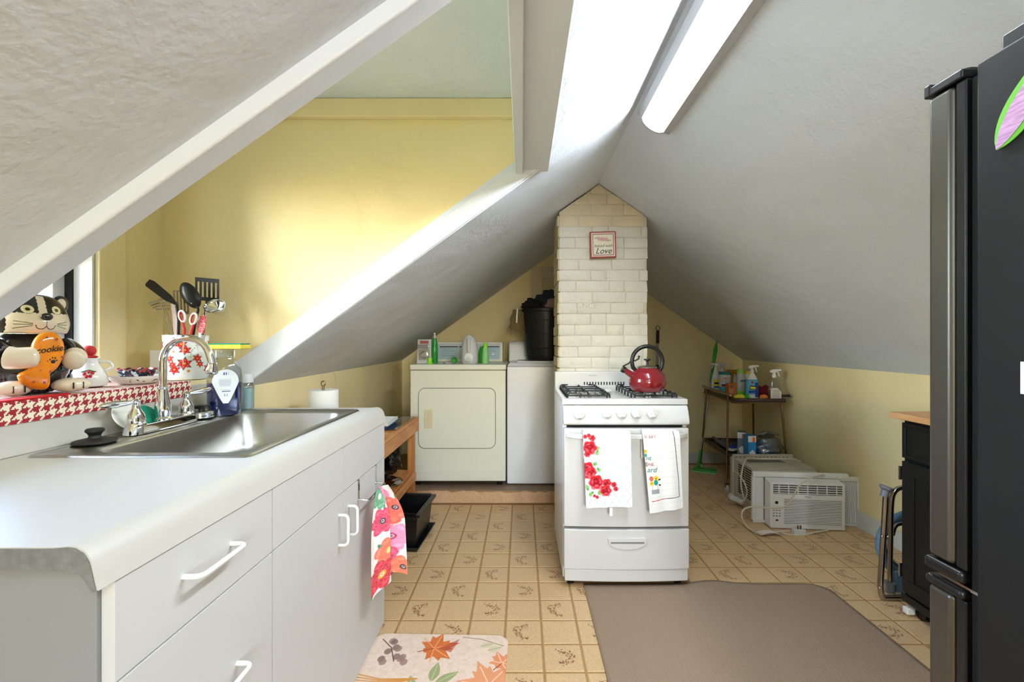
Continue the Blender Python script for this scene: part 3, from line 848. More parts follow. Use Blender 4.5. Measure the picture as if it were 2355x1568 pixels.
obj('spout_nozzle', MB().lathe([(.0155, -.032), (.018, -.028), (.0175, -.016), (.013, -.006), (.0135, .004), (.0118, .006)], (.163, 0, .206), 20, R=R_), M['chrome'], fa)
for sy in (-1, 1):
    yy = sy * .104
    h = obj('valve', MB().lathe([(.027, .022), (.027, .030), (.024, .034), (.0245, .046), (.020, .062), (.012, .075), (.0095, .088), (.011, .092), (.011, .100), (.006, .105), (0, .106)], (0, yy, 0), 24), M['chrome'], fa)
    a = math.radians(-65 if sy < 0 else 55); dv = Vector((math.cos(a) * .3, math.sin(a), .12 if sy > 0 else -.1)).normalized()
    if sy < 0: dv = Vector((-.55, -.8, -.05)).normalized()
    else: dv = Vector((.35, .8, .12)).normalized()
    c = Vector((0, yy, .097)); L = .085
    prof = [(0, .006), (.12, .0055), (.3, .0085), (.55, .0115), (.8, .0095), (.93, .0065), (1, .002)]
    obj('lever', MB().tube([c + dv * (L * t) for t, _ in prof], [r for _, r in prof], 14), M['chrome'], h)

# houndstooth runner over the sill front
def houndstooth():
    m = mat('houndstooth_cloth', (170, 36, 50), 0.6); nt = m.node_tree; N = nt.nodes; L = nt.links
    at = N.new('ShaderNodeVertexColor'); at.layer_name = 'Col'
    L.new(at.outputs[0], N['Principled BSDF'].inputs['Base Color'])
    return m
M['hound'] = houndstooth()
ny, nx = 900, 300
ya, yb = YN + .012, 1.722
Ls, Ld = .272, .056
prof_len = Ls + Ld
U = np.linspace(0, prof_len, nx); V = np.linspace(ya, yb, ny)
UU, VV = np.meshgrid(U, V)
g = 0.0265
fu = (UU / g) % 1.0; fv = (VV / g) % 1.0
warp = (fu < .5); weft = (fv < .5)
i8u = np.floor(UU / g * 8); i8v = np.floor(VV / g * 8)
twill = ((i8u + i8v) % 4) < 2
dark = np.where(twill, warp, weft)
colr = np.where(dark[..., None], np.array(rgb(156, 28, 46)), np.array(rgb(238, 228, 204)))
mb = MB(); pts = []
for v in V:
    sk_ = max(0.0, (v - yb + .03)) * 0.0
    for u in U:
        if u < Ls: pts.append((-1.530 + u, v, 1.0640))
        else: pts.append((-1.530 + Ls + .003, v + .012 * (u - Ls) / Ld * (v - ya), 1.0640 - (u - Ls)))
mb.v = pts; mb.f = [(j * nx + i, j * nx + i + 1, (j + 1) * nx + i + 1, (j + 1) * nx + i) for j in range(ny - 1) for i in range(nx - 1)]; mb.m = [0] * len(mb.f)
me = bpy.data.meshes.new('sill_runner'); me.from_pydata(mb.v, [], mb.f); me.materials.append(M['hound'])
a = me.color_attributes.new('Col', 'FLOAT_COLOR', 'POINT'); a.data.foreach_set('color', colr.astype(np.float32).ravel())
o = bpy.data.objects.new('sill_runner', me); COL.objects.link(o)
tag(o, 'red and cream houndstooth runner laid over the window sill', 'runner')
# ---------------------------------------------------------------- gas range
SW = 0.62
st = thing('gas_range', 'white gas range with five knobs standing before the chimney', 'stove', (0.513, 2.235, 0))
hw = SW / 2
mb = MB()                                             # body: side panels and back
mb.box(-hw, -hw + .02, .045, .63, .035, .895); mb.box(hw - .02, hw, .045, .63, .035, .895)
mb.box(-hw + .02, hw - .02, .60, .63, .035, .895); mb.box(-hw + .02, hw - .02, .045, .60, .035, .06)
obj('body', mb, M['appl'], st, bevel=.003)
obj('inner_shadow_gap', MB().box(-hw + .021, hw - .021, .05, .07, .065, .89), M['dark'], st)
mb = MB(); cz0, cz1 = .897, .926                      # cooktop: frame with two sunk wells
mb.box(-hw - .004, hw + .004, .035, .085, cz0, cz1); mb.box(-hw - .004, hw + .004, .56, .60, cz0, cz1)
mb.box(-hw - .004, -hw + .025, .085, .56, cz0, cz1); mb.box(hw - .025, hw + .004, .085, .56, cz0, cz1)
mb.box(-.045, .045, .085, .56, cz0, cz1 - .004)
mb.box(-hw + .025, -.045, .085, .56, cz0, cz1 - .018); mb.box(.045, hw - .025, .085, .56, cz0, cz1 - .018)
obj('cooktop', mb, M['enamel'], st, bevel=.004)
# backguard with its vent slots
bgz0, bgz1, bgy = .915, 1.026, .595
mb = MB().box(-hw, hw, bgy, bgy + .035, bgz0, bgz1)
bg = obj('backguard', mb, M['enamel'], st, bevel=.008, seg=3)
for i in range(15):
    x = -.125 + i * .0175 - .005
    obj('vent_slot', MB().box(x, x + .007, bgy - .0012, bgy + .002, .943, .962), M['dark'], bg)
obj('lettering', put_text('hotpoint', (-.075, bgy - .0012, 1.000), (1, 0, 0), (0, 0, 1), .010), M['inkgrey'], bg)
# control panel: leaning, rounded
def panel_prof(): return [(.048, .895), (.030, .893), (.016, .868), (.004, .838), (-.002, .818), (.0, .806), (.012, .800), (.048, .800)]
mb = MB(); k = len(panel_prof())
mb.add([(-hw, y, z) for y, z in panel_prof()] + [(hw, y, z) for y, z in panel_prof()], [(i, (i + 1) % k, k + (i + 1) % k, k + i) for i in range(k)] + [tuple(range(k)), tuple(range(2 * k - 1, k - 1, -1))])
cp = obj('control_panel', mb, M['enamel'], st, bevel=.004, angle=50)
kr = Matrix.Rotation(math.radians(70), 3, 'X')
for i, (px, r) in enumerate(((1332, .031), (1395.6, .0255), (1430, .0255), (1464, .0255), (1499.7, .0255))):
    x = (px - CX) * 2.235 / FPX - .513; c = Vector((x, .011, .857))
    mk = MB().lathe([(r * 1.05, 0), (r * 1.05, .004), (r, .008), (r * .93, .016), (0, .018)], c, 28, R=kr)
    kn = obj('knob', mk, M['enamel'], cp)
    g = MB(); g.hexa([(-.010, -r * .95, .012), (.010, -r * .95, .012), (.004, r * .9, .012), (-.004, r * .9, .012)], [(-.0075, -r * .9, .034), (.0075, -r * .9, .034), (.002, r * .85, .024), (-.002, r * .85, .024)])
    g.xf(lambda v: c + kr @ v); obj('grip', g, M['enamel'], kn, bevel=.004, seg=3)
# oven door, curved handle, drawer
def bowed(x0, x1, z0, z1, y, bow, th, n=13, slope=None):
    mb = MB(); f = []; b = []
    for i in range(n):
        t = i / (n - 1); x = x0 + (x1 - x0) * t; yy = y - bow * (1 - (2 * t - 1) ** 2)
        f += [(x, yy, z0), (x, yy, z1)]; b += [(x, y + th, z0), (x, y + th, z1)]
    mb.add(f + b, [(2 * i, 2 * i + 2, 2 * i + 3, 2 * i + 1) for i in range(n - 1)] + [(2 * n + 2 * i, 2 * n + 2 * i + 1, 2 * n + 2 * i + 3, 2 * n + 2 * i + 2) for i in range(n - 1)]
           + [(2 * i, 2 * n + 2 * i, 2 * n + 2 * i + 2, 2 * i + 2) for i in range(n - 1)] + [(2 * i + 1, 2 * i + 3, 2 * n + 2 * i + 3, 2 * n + 2 * i + 1) for i in range(n - 1)]
           + [(0, 1, 2 * n + 1, 2 * n), (2 * n - 2, 4 * n - 2, 4 * n - 1, 2 * n - 1)])
    return mb
dr = obj('oven_door', bowed(-hw + .002, hw - .002, .302, .786, .004, .010, .04), M['enamel'], st, bevel=.006, angle=45)
hz0, hz1 = .742, .765
mb = MB(); n = 15; rows = []
for i in range(n):
    t = i / (n - 1); x = -hw + .012 + (SW - .024) * t; e = min(t, 1 - t)
    yy = -.004 - .046 * min(1, e / .11) ** .7
    rows.append([(x, yy, hz0), (x, yy, hz1), (x, yy + .016, hz1 + .002), (x, yy + .016, hz0 - .002)])
mb.add([p for r in rows for p in r], [(4 * i + k, 4 * i + (k + 1) % 4, 4 * i + 4 + (k + 1) % 4, 4 * i + 4 + k) for i in range(n - 1) for k in range(4)] + [(0, 1, 2, 3), tuple(4 * n - 1 - k for k in range(4))])
obj('door_handle', mb, M['enamel'], dr, bevel=.004, angle=45)
mb = bowed(-hw + .002, hw - .002, .095, .292, .0, .012, .04)
mb.merge(bowed(-hw + .006, hw - .006, .034, .094, .006, .012, .03))
dw = obj('drawer', mb, M['enamel'], st, bevel=.005, angle=45)
mb = MB()
pts = [(-.095, .255), (.095, .255), (.095, .243)] + [(.095 * math.cos(a), .238 - .042 * math.sin(a)) for a in [math.pi * i / 14 for i in range(1, 14)]] + [(-.095, .243)]
mb.prism([(x, -.0185, z) for x, z in pts], (0, .02, 0))
dh = obj('drawer_handle', mb, M['enamel'], dw, bevel=.003)
obj('finger_slot', MB().box(-.082, .082, -.0192, -.0165, .228, .236), M['inkgrey'], dh)
for x, y in ((-hw + .04, .06), (hw - .04, .06), (-hw + .04, .58), (hw - .04, .58)):
    obj('foot', MB().lathe([(.018, 0), (.018, .012), (.008, .016), (.008, .036)], (x, y, 0), 14), M['black'], st)
# grates and burners
for sx in (-1, 1):
    cx = sx * .172; gz = cz1 + .022; zb = cz1 - .016
    gr = MB(); w, d0, d1 = .108, .100, .548
    for x in (cx - w, cx + w):
        gr.tube([(x, d0, gz - .008), (x, d1, gz - .008)], .0045, 8)
    for j in range(7):
        y = d0 + (d1 - d0) * j / 6
        if j in (0, 6) or True:
            L = w * (1.0 if j in (0, 3, 6) else .55)
            for s2 in (-1, 1):
                gr.tube([(cx + s2 * w, y, zb + .004), (cx + s2 * w, y, gz - .012), (cx + s2 * (w - .008), y, gz), (cx + s2 * (w - L * (.42 if j not in (3,) else .98)), y, gz)], .0042, 8)
    for y in (d0, d1, (d0 + d1) / 2):
        gr.tube([(cx - w, y, gz - .012), (cx + w, y, gz - .012)], .004, 8)
    for yc in (d0 + .115, d1 - .115):
        for s2 in (-1, 1): gr.tube([(cx, yc + s2 * .112, gz - .010), (cx, yc + s2 * .09, gz), (cx, yc + s2 * .03, gz)], .0042, 8)
    obj('grate', gr, M['iron'], st)
    for yc in (d0 + .115, d1 - .115):
        b_ = obj('burner', MB().lathe([(.035, zb + .003), (.035, zb + .012), (.026, zb + .016), (.026, zb + .02), (.03, zb + .021), (.03, zb + .026), (0, zb + .028)], (cx, yc, 0), 22), M['steel'], st)

# ---------------------------------------------------------------- refrigerator: black side, stainless door seen from its edge
FX0 = 0.669
fr = thing('refrigerator', 'black-sided refrigerator with stainless doors at the right edge of the room', 'refrigerator', (.95, 0.38, 0))
FX1 = 1.235
obj('body', MB().box(FX0, FX1, .06, .671, .03, 1.622), M['fridge'], fr, world=True, bevel=.004)
obj('top_cover', MB().box(FX0 + .012, FX1 - .02, .08, .648, 1.6235, 1.648), M['black'], fr, world=True, bevel=.004)
obj('gasket_column', MB().box(FX0 + .010, FX1 - .01, .6715, .687, .05, 1.61), M['dark'], fr, world=True)
def door(z0, z1):
    d = obj('door', MB().box(FX0 - .002, FX1, .706, .750, z0, z1), M['doorsteel'], fr, world=True, bevel=.009, seg=4)
    obj('door_liner', MB().box(FX0 + .002, FX1 - .004, .6875, .7055, z0, z1), M['black'], d, world=True, bevel=.003)
    return d
d1 = door(.8635, 1.612); d2 = door(.08, .819)
mb = MB().box(FX0 - .004, FX1, .6885, .752, 1.6125, 1.627); mb.box(FX0 - .005, FX0 + .025, .742, .754, 1.612, 1.633); mb.lathe([(.018, 1.627), (.018, 1.635), (0, 1.637)], (FX0 + .025, .715, 0), 18)
obj('top_trim', mb, M['black'], d1, world=True, bevel=.003)
obj('bottom_trim', MB().box(FX0 - .006, FX1, .6885, .754, .844, .863), M['black'], d1, world=True, bevel=.006, seg=3)
obj('top_trim', MB().box(FX0 - .005, FX1, .6885, .753, .8195, .834), M['black'], d2, world=True, bevel=.006, seg=3)
obj('hinge', MB().box(FX0 + .006, FX0 + .05, .66, .736, .8355, .840), M['chrome'], fr, world=True)
for x in (.72, 1.18):
    for y in (.12, .62): obj('foot', MB().cyl((x, y, 0), (x, y, .03), .02, n=14), M['black'], fr, world=True)
# leaf magnet and note on the side
lm = MB(); pts = []
nseg = 22
for i in range(nseg + 1):
    t = i / nseg; pts.append((t, .17 * math.sin(math.pi * t ** .75) * (1 - .25 * t)))
def leafpt(t, w):      # tip low at px 2295,345 rising to the upper right, toward the camera
    a = Vector((FX0 - .0025, .640, CAMZ + .269)); b = Vector((FX0 - .0025, .548, CAMZ + .397))
    d = b - a; nrm = Vector((0, -d.z, d.y)).normalized() * -1
    return a + d * t + nrm * (w * d.length)
def leaf_part(k, off, m, nm, par):
    mb = MB(); up = [leafpt(t, w * k) for t, w in pts]; dn = [leafpt(t, -w * k) for t, w in pts]
    n = len(up)
    mb.add([p + Vector((off, 0, 0)) for p in up + dn], [(i, i + 1, n + i + 1, n + i) for i in range(n - 1)])
    mb.add([p + Vector((off + .0015, 0, 0)) for p in up + dn], [(i, n + i, n + i + 1, i + 1) for i in range(n - 1)])
    return obj(nm, mb, m, par, world=True)
lt = thing('leaf_magnet', 'green and purple leaf magnet on the black refrigerator side', 'magnet', (FX0 - .003, .59, CAMZ + .33))
M['leafgreen'] = mat('leaf_green_print', (112, 196, 62), .5); M['leafpurple'] = mat('leaf_purple_print', (206, 160, 208), .5, var=(40, .35, 3, (1, 1, 8)))
leaf_part(1.0, 0, M['leafgreen'], 'leaf_edge', lt); leaf_part(.62, -.0008, M['leafpurple'], 'leaf_center', lt)
tag(obj('note_paper', MB().box(FX0 - .003, FX0 - .0008, .50, .6085, 1.143, 1.186), M['paper']), 'white note stuck on the black refrigerator side', 'note')

# ---------------------------------------------------------------- dryer
dxl, dxr, dy0, dy1, dz0, dz1 = -.866, -.1285, 3.515, 4.20, .132, 1.035
dy = thing('dryer', 'almond front-loading clothes dryer with a control console on the step', 'dryer', ((dxl + dxr) / 2, dy0, .0925))
obj('body', MB().box(dxl, dxr, dy0 + .004, dy1, dz0, dz1 - .046), M['almond'], dy, world=True, bevel=.006)
obj('top', MB().box(dxl - .004, dxr + .004, dy0 - .002, dy1, dz1 - .043, dz1), M['almond'], dy, world=True, bevel=.01, seg=3)
obj('toe_panel', MB().box(dxl + .03, dxr - .022, dy0 - .004, dy0 + .006, dz0 + .004, dz0 + .078), M['almond'], dy, world=True, bevel=.004)
for x in (dxl + .05, dxr - .05):
    for y in (dy0 + .06, dy1 - .06): obj('foot', MB().cyl((x, y, .0925), (x, y, dz0), .018, n=14), M['black'], dy, world=True)
q = lambda px, py: P(px, py, dy0)
a, b_ = q(963, 893), q(1139, 1030)
rr = rrect(b_.x - a.x, a.z - b_.z, .05, 6, (a.x + b_.x) / 2, (a.z + b_.z) / 2)
mb = MB().prism([(x, dy0 - .002, z) for x, z in rrect(b_.x - a.x + .008, a.z - b_.z + .008, .054, 6, (a.x + b_.x) / 2, (a.z + b_.z) / 2)], (0, .01, 0))
obj('door_seal', mb, M['inkgrey'], dy, world=True)
dd = obj('door', MB().prism([(x, dy0 - .010, z) for x, z in rr], (0, .012, 0)), M['almond'], dy, world=True, bevel=.004)
a, b_ = q(977, 941), q(995, 983)
hb = MB().box(a.x, b_.x, dy0 - .018, dy0 - .0102, b_.z, a.z); obj('door_pull', hb, M['almond2'], dd, world=True, bevel=.003)
obj('pull_recess', MB().box(a.x + .018, b_.x - .014, dy0 - .0195, dy0 - .017, b_.z + .012, a.z - .012), M['cream'], dd, world=True, bevel=.001)
cy = 4.06
cl, cr_, cb_, ct_ = -.852, -.175, dz1, CAMZ - (787 - CY) * cy / FPX + .002
con = obj('console', MB().hexa([(cl, cy, cb_), (cr_, cy, cb_), (cr_, cy + .13, cb_), (cl, cy + .13, cb_)], [(cl, cy + .03, ct_), (cr_, cy + .03, ct_), (cr_, cy + .13, ct_), (cl, cy + .13, ct_)]), M['almond'], dy, world=True, bevel=.005)
def onc(x, z): return Vector((x, cy + .03 * (z - cb_) / (ct_ - cb_) - .0015, z))
def cpanel(x0, x1, z0, z1, m, nm, off=0):
    mb = MB().prism([onc(x0, z0) - Vector((0, off, 0)), onc(x1, z0) - Vector((0, off, 0)), onc(x1, z1) - Vector((0, off, 0)), onc(x0, z1) - Vector((0, off, 0))], (0, .001, 0))
    return obj(nm, mb, m, con, world=True, smooth=False)
H = ct_ - cb_
cpanel(cl + .02, cr_ - .02, cb_ + .018, ct_ - .012, M['plasticg'], 'console_face')
for x0, x1 in ((-.74, -.575), (-.565, -.45), (-.36, -.205)):
    cpanel(x0, x1, cb_ + .022, ct_ - .035, M['panelblue'], 'instruction_panel', .001)
    cpanel(x0, x1, ct_ - .046, ct_ - .038, M['ink'], 'heading_bar', .002)
    for j in range(4): cpanel(x0 + .02, x1 - .03 - .03 * (j % 2), cb_ + .05 + j * .02, cb_ + .052 + j * .02, M['inkgrey'], 'text_line', .002)
dial = obj('dial', MB().lathe([(.012, 0), (.012, .006), (.005, .008), (.005, .012), (0, .012)], onc(-.262, cb_ + .064), 18, R=Matrix.Rotation(math.radians(90), 3, 'X')), [M['plastic']], con, world=True)
# coin meter on the left of the console
cm = thing('coin_meter', 'small grey coin meter box standing left of the dryer console', 'coin box', (-.795, 3.70, dz1))
obj('case', MB().hexa([(-.06, -.02, .0), (.06, -.02, .0), (.06, .12, .0), (-.06, .12, .0)], [(-.055, .0, .195), (.055, .0, .195), (.055, .12, .195), (-.055, .12, .195)]), M['plasticg'], cm, bevel=.004)
obj('lock_plate', MB().box(-.042, .046, -.021, -.012, .028, .112), M['steel'], cm, bevel=.002)
obj('lock_ring', MB().lathe([(.030, 0), (.030, .006), (.022, .008), (.022, .002), (.014, .002), (.014, .012), (0, .012)], (.004, -.021, .07), 26, R=Matrix.Rotation(math.radians(90), 3, 'X')), M['steel'], cm)
obj('coin_slide', MB().box(-.046, .046, -.045, -.006, .126, .152), M['chrome'], cm, bevel=.004)
obj('coin_label', MB().box(-.034, .034, -.009, -.003, .160, .184), mat('faded_red_label', (176, 96, 88), .6), cm)

# ---------------------------------------------------------------- washer
wy = 3.55
ws = thing('washing_machine', 'white top-loading washing machine between the dryer and the chimney', 'washing machine', (.22, wy, .0925))
wl, wr = -.1195, .56
obj('body', MB().box(wl, wr, wy, wy + .62, .100, 1.018), M['appl'], ws, world=True, bevel=.012, seg=3)
mb = MB().hexa([(wl, wy - .002, 1.020), (wr, wy - .002, 1.020), (wr, wy + .5, 1.020), (wl, wy + .5, 1.020)], [(wl + .02, wy + .03, 1.046), (wr - .02, wy + .03, 1.046), (wr - .02, wy + .5, 1.046), (wl + .02, wy + .5, 1.046)])
obj('top_deck', mb, M['appl'], ws, world=True, bevel=.006)
obj('lid', MB().box(wl + .08, wr - .08, wy + .05, wy + .48, 1.0465, 1.056), M['appl'], ws, world=True, bevel=.004)
mb = MB().prism([(wl, wy + .48, 1.02), (wl, wy + .50, 1.19), (wl, wy + .525, 1.215), (wl, wy + .62, 1.215), (wl, wy + .62, 1.02)], (wr - wl, 0, 0))
obj('console', mb, M['appl'], ws, world=True, bevel=.015, seg=3)
for x in (wl + .05, wr - .05):
    for y in (wy + .06, wy + .56): obj('foot', MB().cyl((x, y, .0925), (x, y, .101), .02, n=12), M['black'], ws, world=True)

# ---------------------------------------------------------------- kitchen cart behind the fridge
kx, ky0, ky1 = 1.705, 1.32, 2.03
kc = thing('kitchen_cart', 'black kitchen cart with a butcher block top, half hidden behind the refrigerator', 'kitchen cart', (1.93, 1.68, 0))
obj('top', MB().box(kx - .055, 2.17, ky0 - .05, ky1 + .02, .872, .898), M['butcher'], kc, world=True, bevel=.003)
obj('carcass', MB().box(kx, 2.15, ky0, ky1, .095, .8715), M['blackp'], kc, world=True, bevel=.002)
obj('bottom_rail', MB().box(kx - .012, 2.16, ky0 - .01, ky1 + .006, .06, .0945), M['blackp'], kc, world=True, bevel=.003)
def shaker(y0, y1, z0, z1, nm, fr_=.055):
    d = obj(nm, MB().box(kx - .016, kx - .0005, y0, y1, z0, z1), M['blackp'], kc, world=True, bevel=.002)
    f = MB()
    f.box(kx - .022, kx - .0165, y0, y1, z0, z0 + fr_); f.box(kx - .022, kx - .0165, y0, y1, z1 - fr_, z1)
    f.box(kx - .022, kx - .0165, y0, y0 + fr_, z0 + fr_, z1 - fr_); f.box(kx - .022, kx - .0165, y1 - fr_, y1, z0 + fr_, z1 - fr_)
    obj('frame', f, M['blackp'], d, world=True, bevel=.002)
    return d
shaker(ky0 + .01, ky1 - .012, .70, .855, 'drawer', .018)
shaker(1.68, ky1 - .012, .11, .685, 'door', .06); shaker(ky0 + .01, 1.675, .11, .685, 'door', .06)
for z in (.17, .60): obj('hinge', MB().box(kx - .03, kx - .0165, ky1 - .010, ky1 - .004, z, z + .06), M['chrome'], kc, world=True)
for x in (kx + .04, 2.10):
    for y in (ky0 + .05, ky1 - .05):
        w = obj('caster', MB().cyl((x - .011, y, .026), (x + .011, y, .026), .026, n=18), M['black'], kc, world=True)
        obj('caster_fork', MB().box(x - .016, x + .016, y - .014, y + .014, .040, .0595), M['black'], w, world=True)
obj('brake_pedal', MB().box(kx - .015, kx + .02, ky1 - .035, ky1 - .005, .012, .04), M['plastic'], kc, world=True, bevel=.005)

# ---------------------------------------------------------------- pine workbench beyond the counter
bn = thing('workbench', 'raw pine workbench with a lower shelf between the counter and the dryer', 'workbench', (-1.0, 2.75, 0))
bx, bz = -.772, .668
for x, y in ((bx - .045, 3.24), (bx - .045, 2.16), (XL + .01, 3.24), (XL + .01, 2.16)):
    obj('leg', MB().box(x, x + .042, y, y + .055, 0, bz - .02), M['pinev'], bn, world=True, bevel=.002)
obj('apron', MB().box(bx - .002, bx + .020, 2.14, 3.30, bz - .098, bz - .021), M['pine'], bn, world=True, bevel=.002)
obj('apron', MB().box(XL + .06, bx - .05, 3.275, 3.295, bz - .098, bz - .021), M['pine'], bn, world=True, bevel=.002)
for i in range(4):
    w = (bx + .02 - XL - .008) / 4; a = XL + .008 + i * w
    obj('top_board', MB().box(a, a + w - .003, 2.13, 3.305, bz - .02, bz), M['pine'], bn, world=True, bevel=.0015)
for i in range(3):
    w = (bx - .002 - XL - .055) / 3; a = XL + .05 + i * w
    obj('shelf_board', MB().box(a, a + w - .003, 2.16, 3.29, .266, .286), M['pine'], bn, world=True, bevel=.0015)
obj('shelf_rail', MB().box(bx - .001, bx + .018, 2.16, 3.238, .236, .284), M['pine'], bn, world=True, bevel=.002)

# ---------------------------------------------------------------- floor coverings
def rug_surf(u, v):
    x = .304 + 1.196 * u; y = .85 + 1.42 * v
    r = .09
    if v > .93 and u > .88:
        cxr, cyr = 1.5 - r, 2.27 - r
        dx_, dy_ = x - cxr, y - cyr
        if dx_ > 0 and dy_ > 0:
            m_ = max(dx_, dy_) / r; a = math.atan2(dy_, dx_); x = cxr + r * m_ * math.cos(a); y = cyr + r * m_ * math.sin(a)
    wob = .02 * math.exp(-((x - .95) / .12) ** 2) * max(0, v - .8) / .2
    y += wob
    return Vector((x, y, .007 + .006 * math.exp(-((x - .95) / .1) ** 2 - ((v - 1) / .06) ** 2)))
mb = MB().grid(rug_surf, 60, 70)
o = obj('rug', mb, M['rug']); sm = o.modifiers.new('t', 'SOLIDIFY'); sm.thickness = .006; sm.offset = -1
tag(o, 'plain taupe ribbed rug running from the foreground to the stove', 'rug')
# autumn leaf mat
pt = Paint(420, 560, (226, 202, 182), asp=560 / 420)
pt.noise((206, 176, 160), .35, 14); pt.noise((238, 222, 206), .4, 9)
def maple(x, y, r, rot, col, col2):
    tips = [(0, 1.0), (14, .62), (22, .72), (34, .48), (58, .92), (74, .62), (86, .74), (100, .45), (128, .66), (150, .34), (168, .42)]
    pg = [(t, k) for t, k in tips] + [(360 - t, k) for t, k in reversed(tips[1:])]
    P2 = [(x + r * k * math.cos(rot + math.radians(t)), y + r * k * math.sin(rot + math.radians(t))) for t, k in pg]
    pt.poly(P2, col)
    for t in (0, 58, -58, 110, -110): pt.line([(x, y), (x + r * .75 * math.cos(rot + math.radians(t)), y + r * .75 * math.sin(rot + math.radians(t)))], .0035, col2)
    pt.line([(x, y), (x - r * .6 * math.cos(rot), y - r * .6 * math.sin(rot))], .004, (150, 70, 40))
Hh = 560 / 420
maple(.47, Hh - .16, .19, .35, (206, 112, 56), (232, 160, 110)); pt.poly([(.50, Hh - .16), (.64, Hh - .05), (.60, Hh - .20)], (168, 66, 48), .7)
maple(.90, Hh - .50, .24, 2.0, (222, 150, 108), (240, 200, 170)); maple(.97, Hh - .30, .14, .9, (220, 140, 98), (240, 196, 166))
for (lx, ly, a) in ((.43, Hh - .60, 1.9), (.52, Hh - .48, 1.5), (.55, Hh - .50, .7), (.60, Hh - .56, .1), (.35, Hh - .72, 2.4), (.55, Hh - .72, -.4), (.50, Hh - .80, -1.0)):
    pt.leaf(lx, ly, .18, .035, a, (154, 160, 112), 1, (196, 198, 150))
pt.line([(.45, Hh - .9), (.52, Hh - .62), (.56, Hh - .5)], .004, (140, 140, 90))
for i in range(11):
    r_ = random.Random(i); pt.ell(.10 + .20 * r_.random(), Hh - .06 - .26 * r_.random(), .024, .03, (118, 96, 92) if i % 2 else (150, 116, 108), a=.85)
pt.line([(.06, Hh - .06), (.16, Hh - .16), (.22, Hh - .3)], .004, (90, 66, 56))
for i in range(7): pt.line([(-.02, Hh - .42 - .03 * i), (.18, Hh - .47 - .012 * i), (.42, Hh - .46)], .007 - .0006 * i, (206, 140, 62), .85)
for i in range(4): pt.line([(.66, Hh - .03 - .0 * i), (.80, Hh - .05), (.97, Hh - .12)], .003, (120, 126, 84))
pt.leaf(.80, Hh - .13, .11, .03, .35, (206, 196, 160), 1, (130, 134, 92)); pt.leaf(.86, Hh - .17, .11, .03, .35, (206, 196, 160), 1, (130, 134, 92))
def matpt(u, v):
    w, l = .545, .72; r = .05
    x = (u - .5) * w; y = (v - .5) * l
    dx_, dy_ = abs(x) - (w / 2 - r), abs(y) - (l / 2 - r)
    if dx_ > 0 and dy_ > 0:
        m_ = max(dx_, dy_); a = math.atan2(dy_, dx_); x = math.copysign(w / 2 - r + m_ * math.cos(a), x); y = math.copysign(l / 2 - r + m_ * math.sin(a), y)
    return Vector((x, y, .007))
mb = MB().grid(matpt, 420, 560)
o = obj('floor_mat', mb, M['vcmat'], colors=pt.colors(), loc=(-.338, 1.515, 0), rot=(0, 0, math.radians(-1.6)))
sm = o.modifiers.new('t', 'SOLIDIFY'); sm.thickness = .005; sm.offset = -1
tag(o, 'cream floor mat printed with autumn leaves beside the cabinet', 'floor mat')
# ---------------------------------------------------------------- things on the sill and around the sink
SZ = 1.0655
def onz(px, py, z):
    s_ = (py - CY) / (CAMZ - z); d = FPX / s_
    return Vector(((px - CX) / s_, d, z))

# cat-shaped cookie jar, facing the room; local -y is its front
cat = thing('cookie_jar', 'black and cream ceramic cat cookie jar holding an orange fish on the sill', 'cookie jar', (-1.405, 1.292, SZ), math.radians(70))
cat.scale = (.86, .92, 1.0)
nu, nv = 380, 220
def body_pt(u, v):
    t = 2 * math.pi * u; ph = v
    prof = [(0, .060), (.02, .085), (.06, .100), (.10, .097), (.135, .083), (.158, .066), (.166, .055)]
    zz = .166 * ph; r = np.interp(zz, [p[0] for p in prof], [p[1] for p in prof])
    return Vector((r * 1.02 * math.cos(t), r * .86 * math.sin(t), zz + .003))
mb = MB().grid(lambda u, v: body_pt(u, v), 60, 26); mb.add([body_pt(i / 60, 0) for i in range(60)], [tuple(range(60))]); mb.add([body_pt(i / 60, 1) for i in range(60)], [tuple(range(60))])
obj('body', mb, M['cat_black'], cat, angle=80)
# head: wide, flat-bottomed, painted
HC = Vector((0.004, -.012, .170))
def head_pt(u, v):
    t = 2 * math.pi * u; ph = v * math.pi / 2
    ring_ = math.cos(ph) ** .62; zz = math.sin(ph) ** 1.0
    x = .096 * ring_ * math.cos(t); y = .076 * ring_ * math.sin(t)
    z = .112 * zz
    if v < .18: k = v / .18; x *= .86 + .14 * math.sqrt(k); y *= .86 + .14 * math.sqrt(k)
    y -= .010 * math.exp(-((z - .03) / .03) ** 2) * (1 if y < 0 else 0) * math.exp(-(x / .04) ** 2)
    return HC + Vector((x, y, z))
hv = [head_pt(i / nu, j / (nv - 1)) for j in range(nv) for i in range(nu + 1)]
W_ = nu + 1
hc = np.zeros((len(hv), 4), dtype=np.float32); hc[:] = rgb(22, 21, 24)
cream = np.array(rgb(222, 206, 180)); blk = np.array(rgb(20, 19, 22)); eye = np.array(rgb(206, 200, 140))
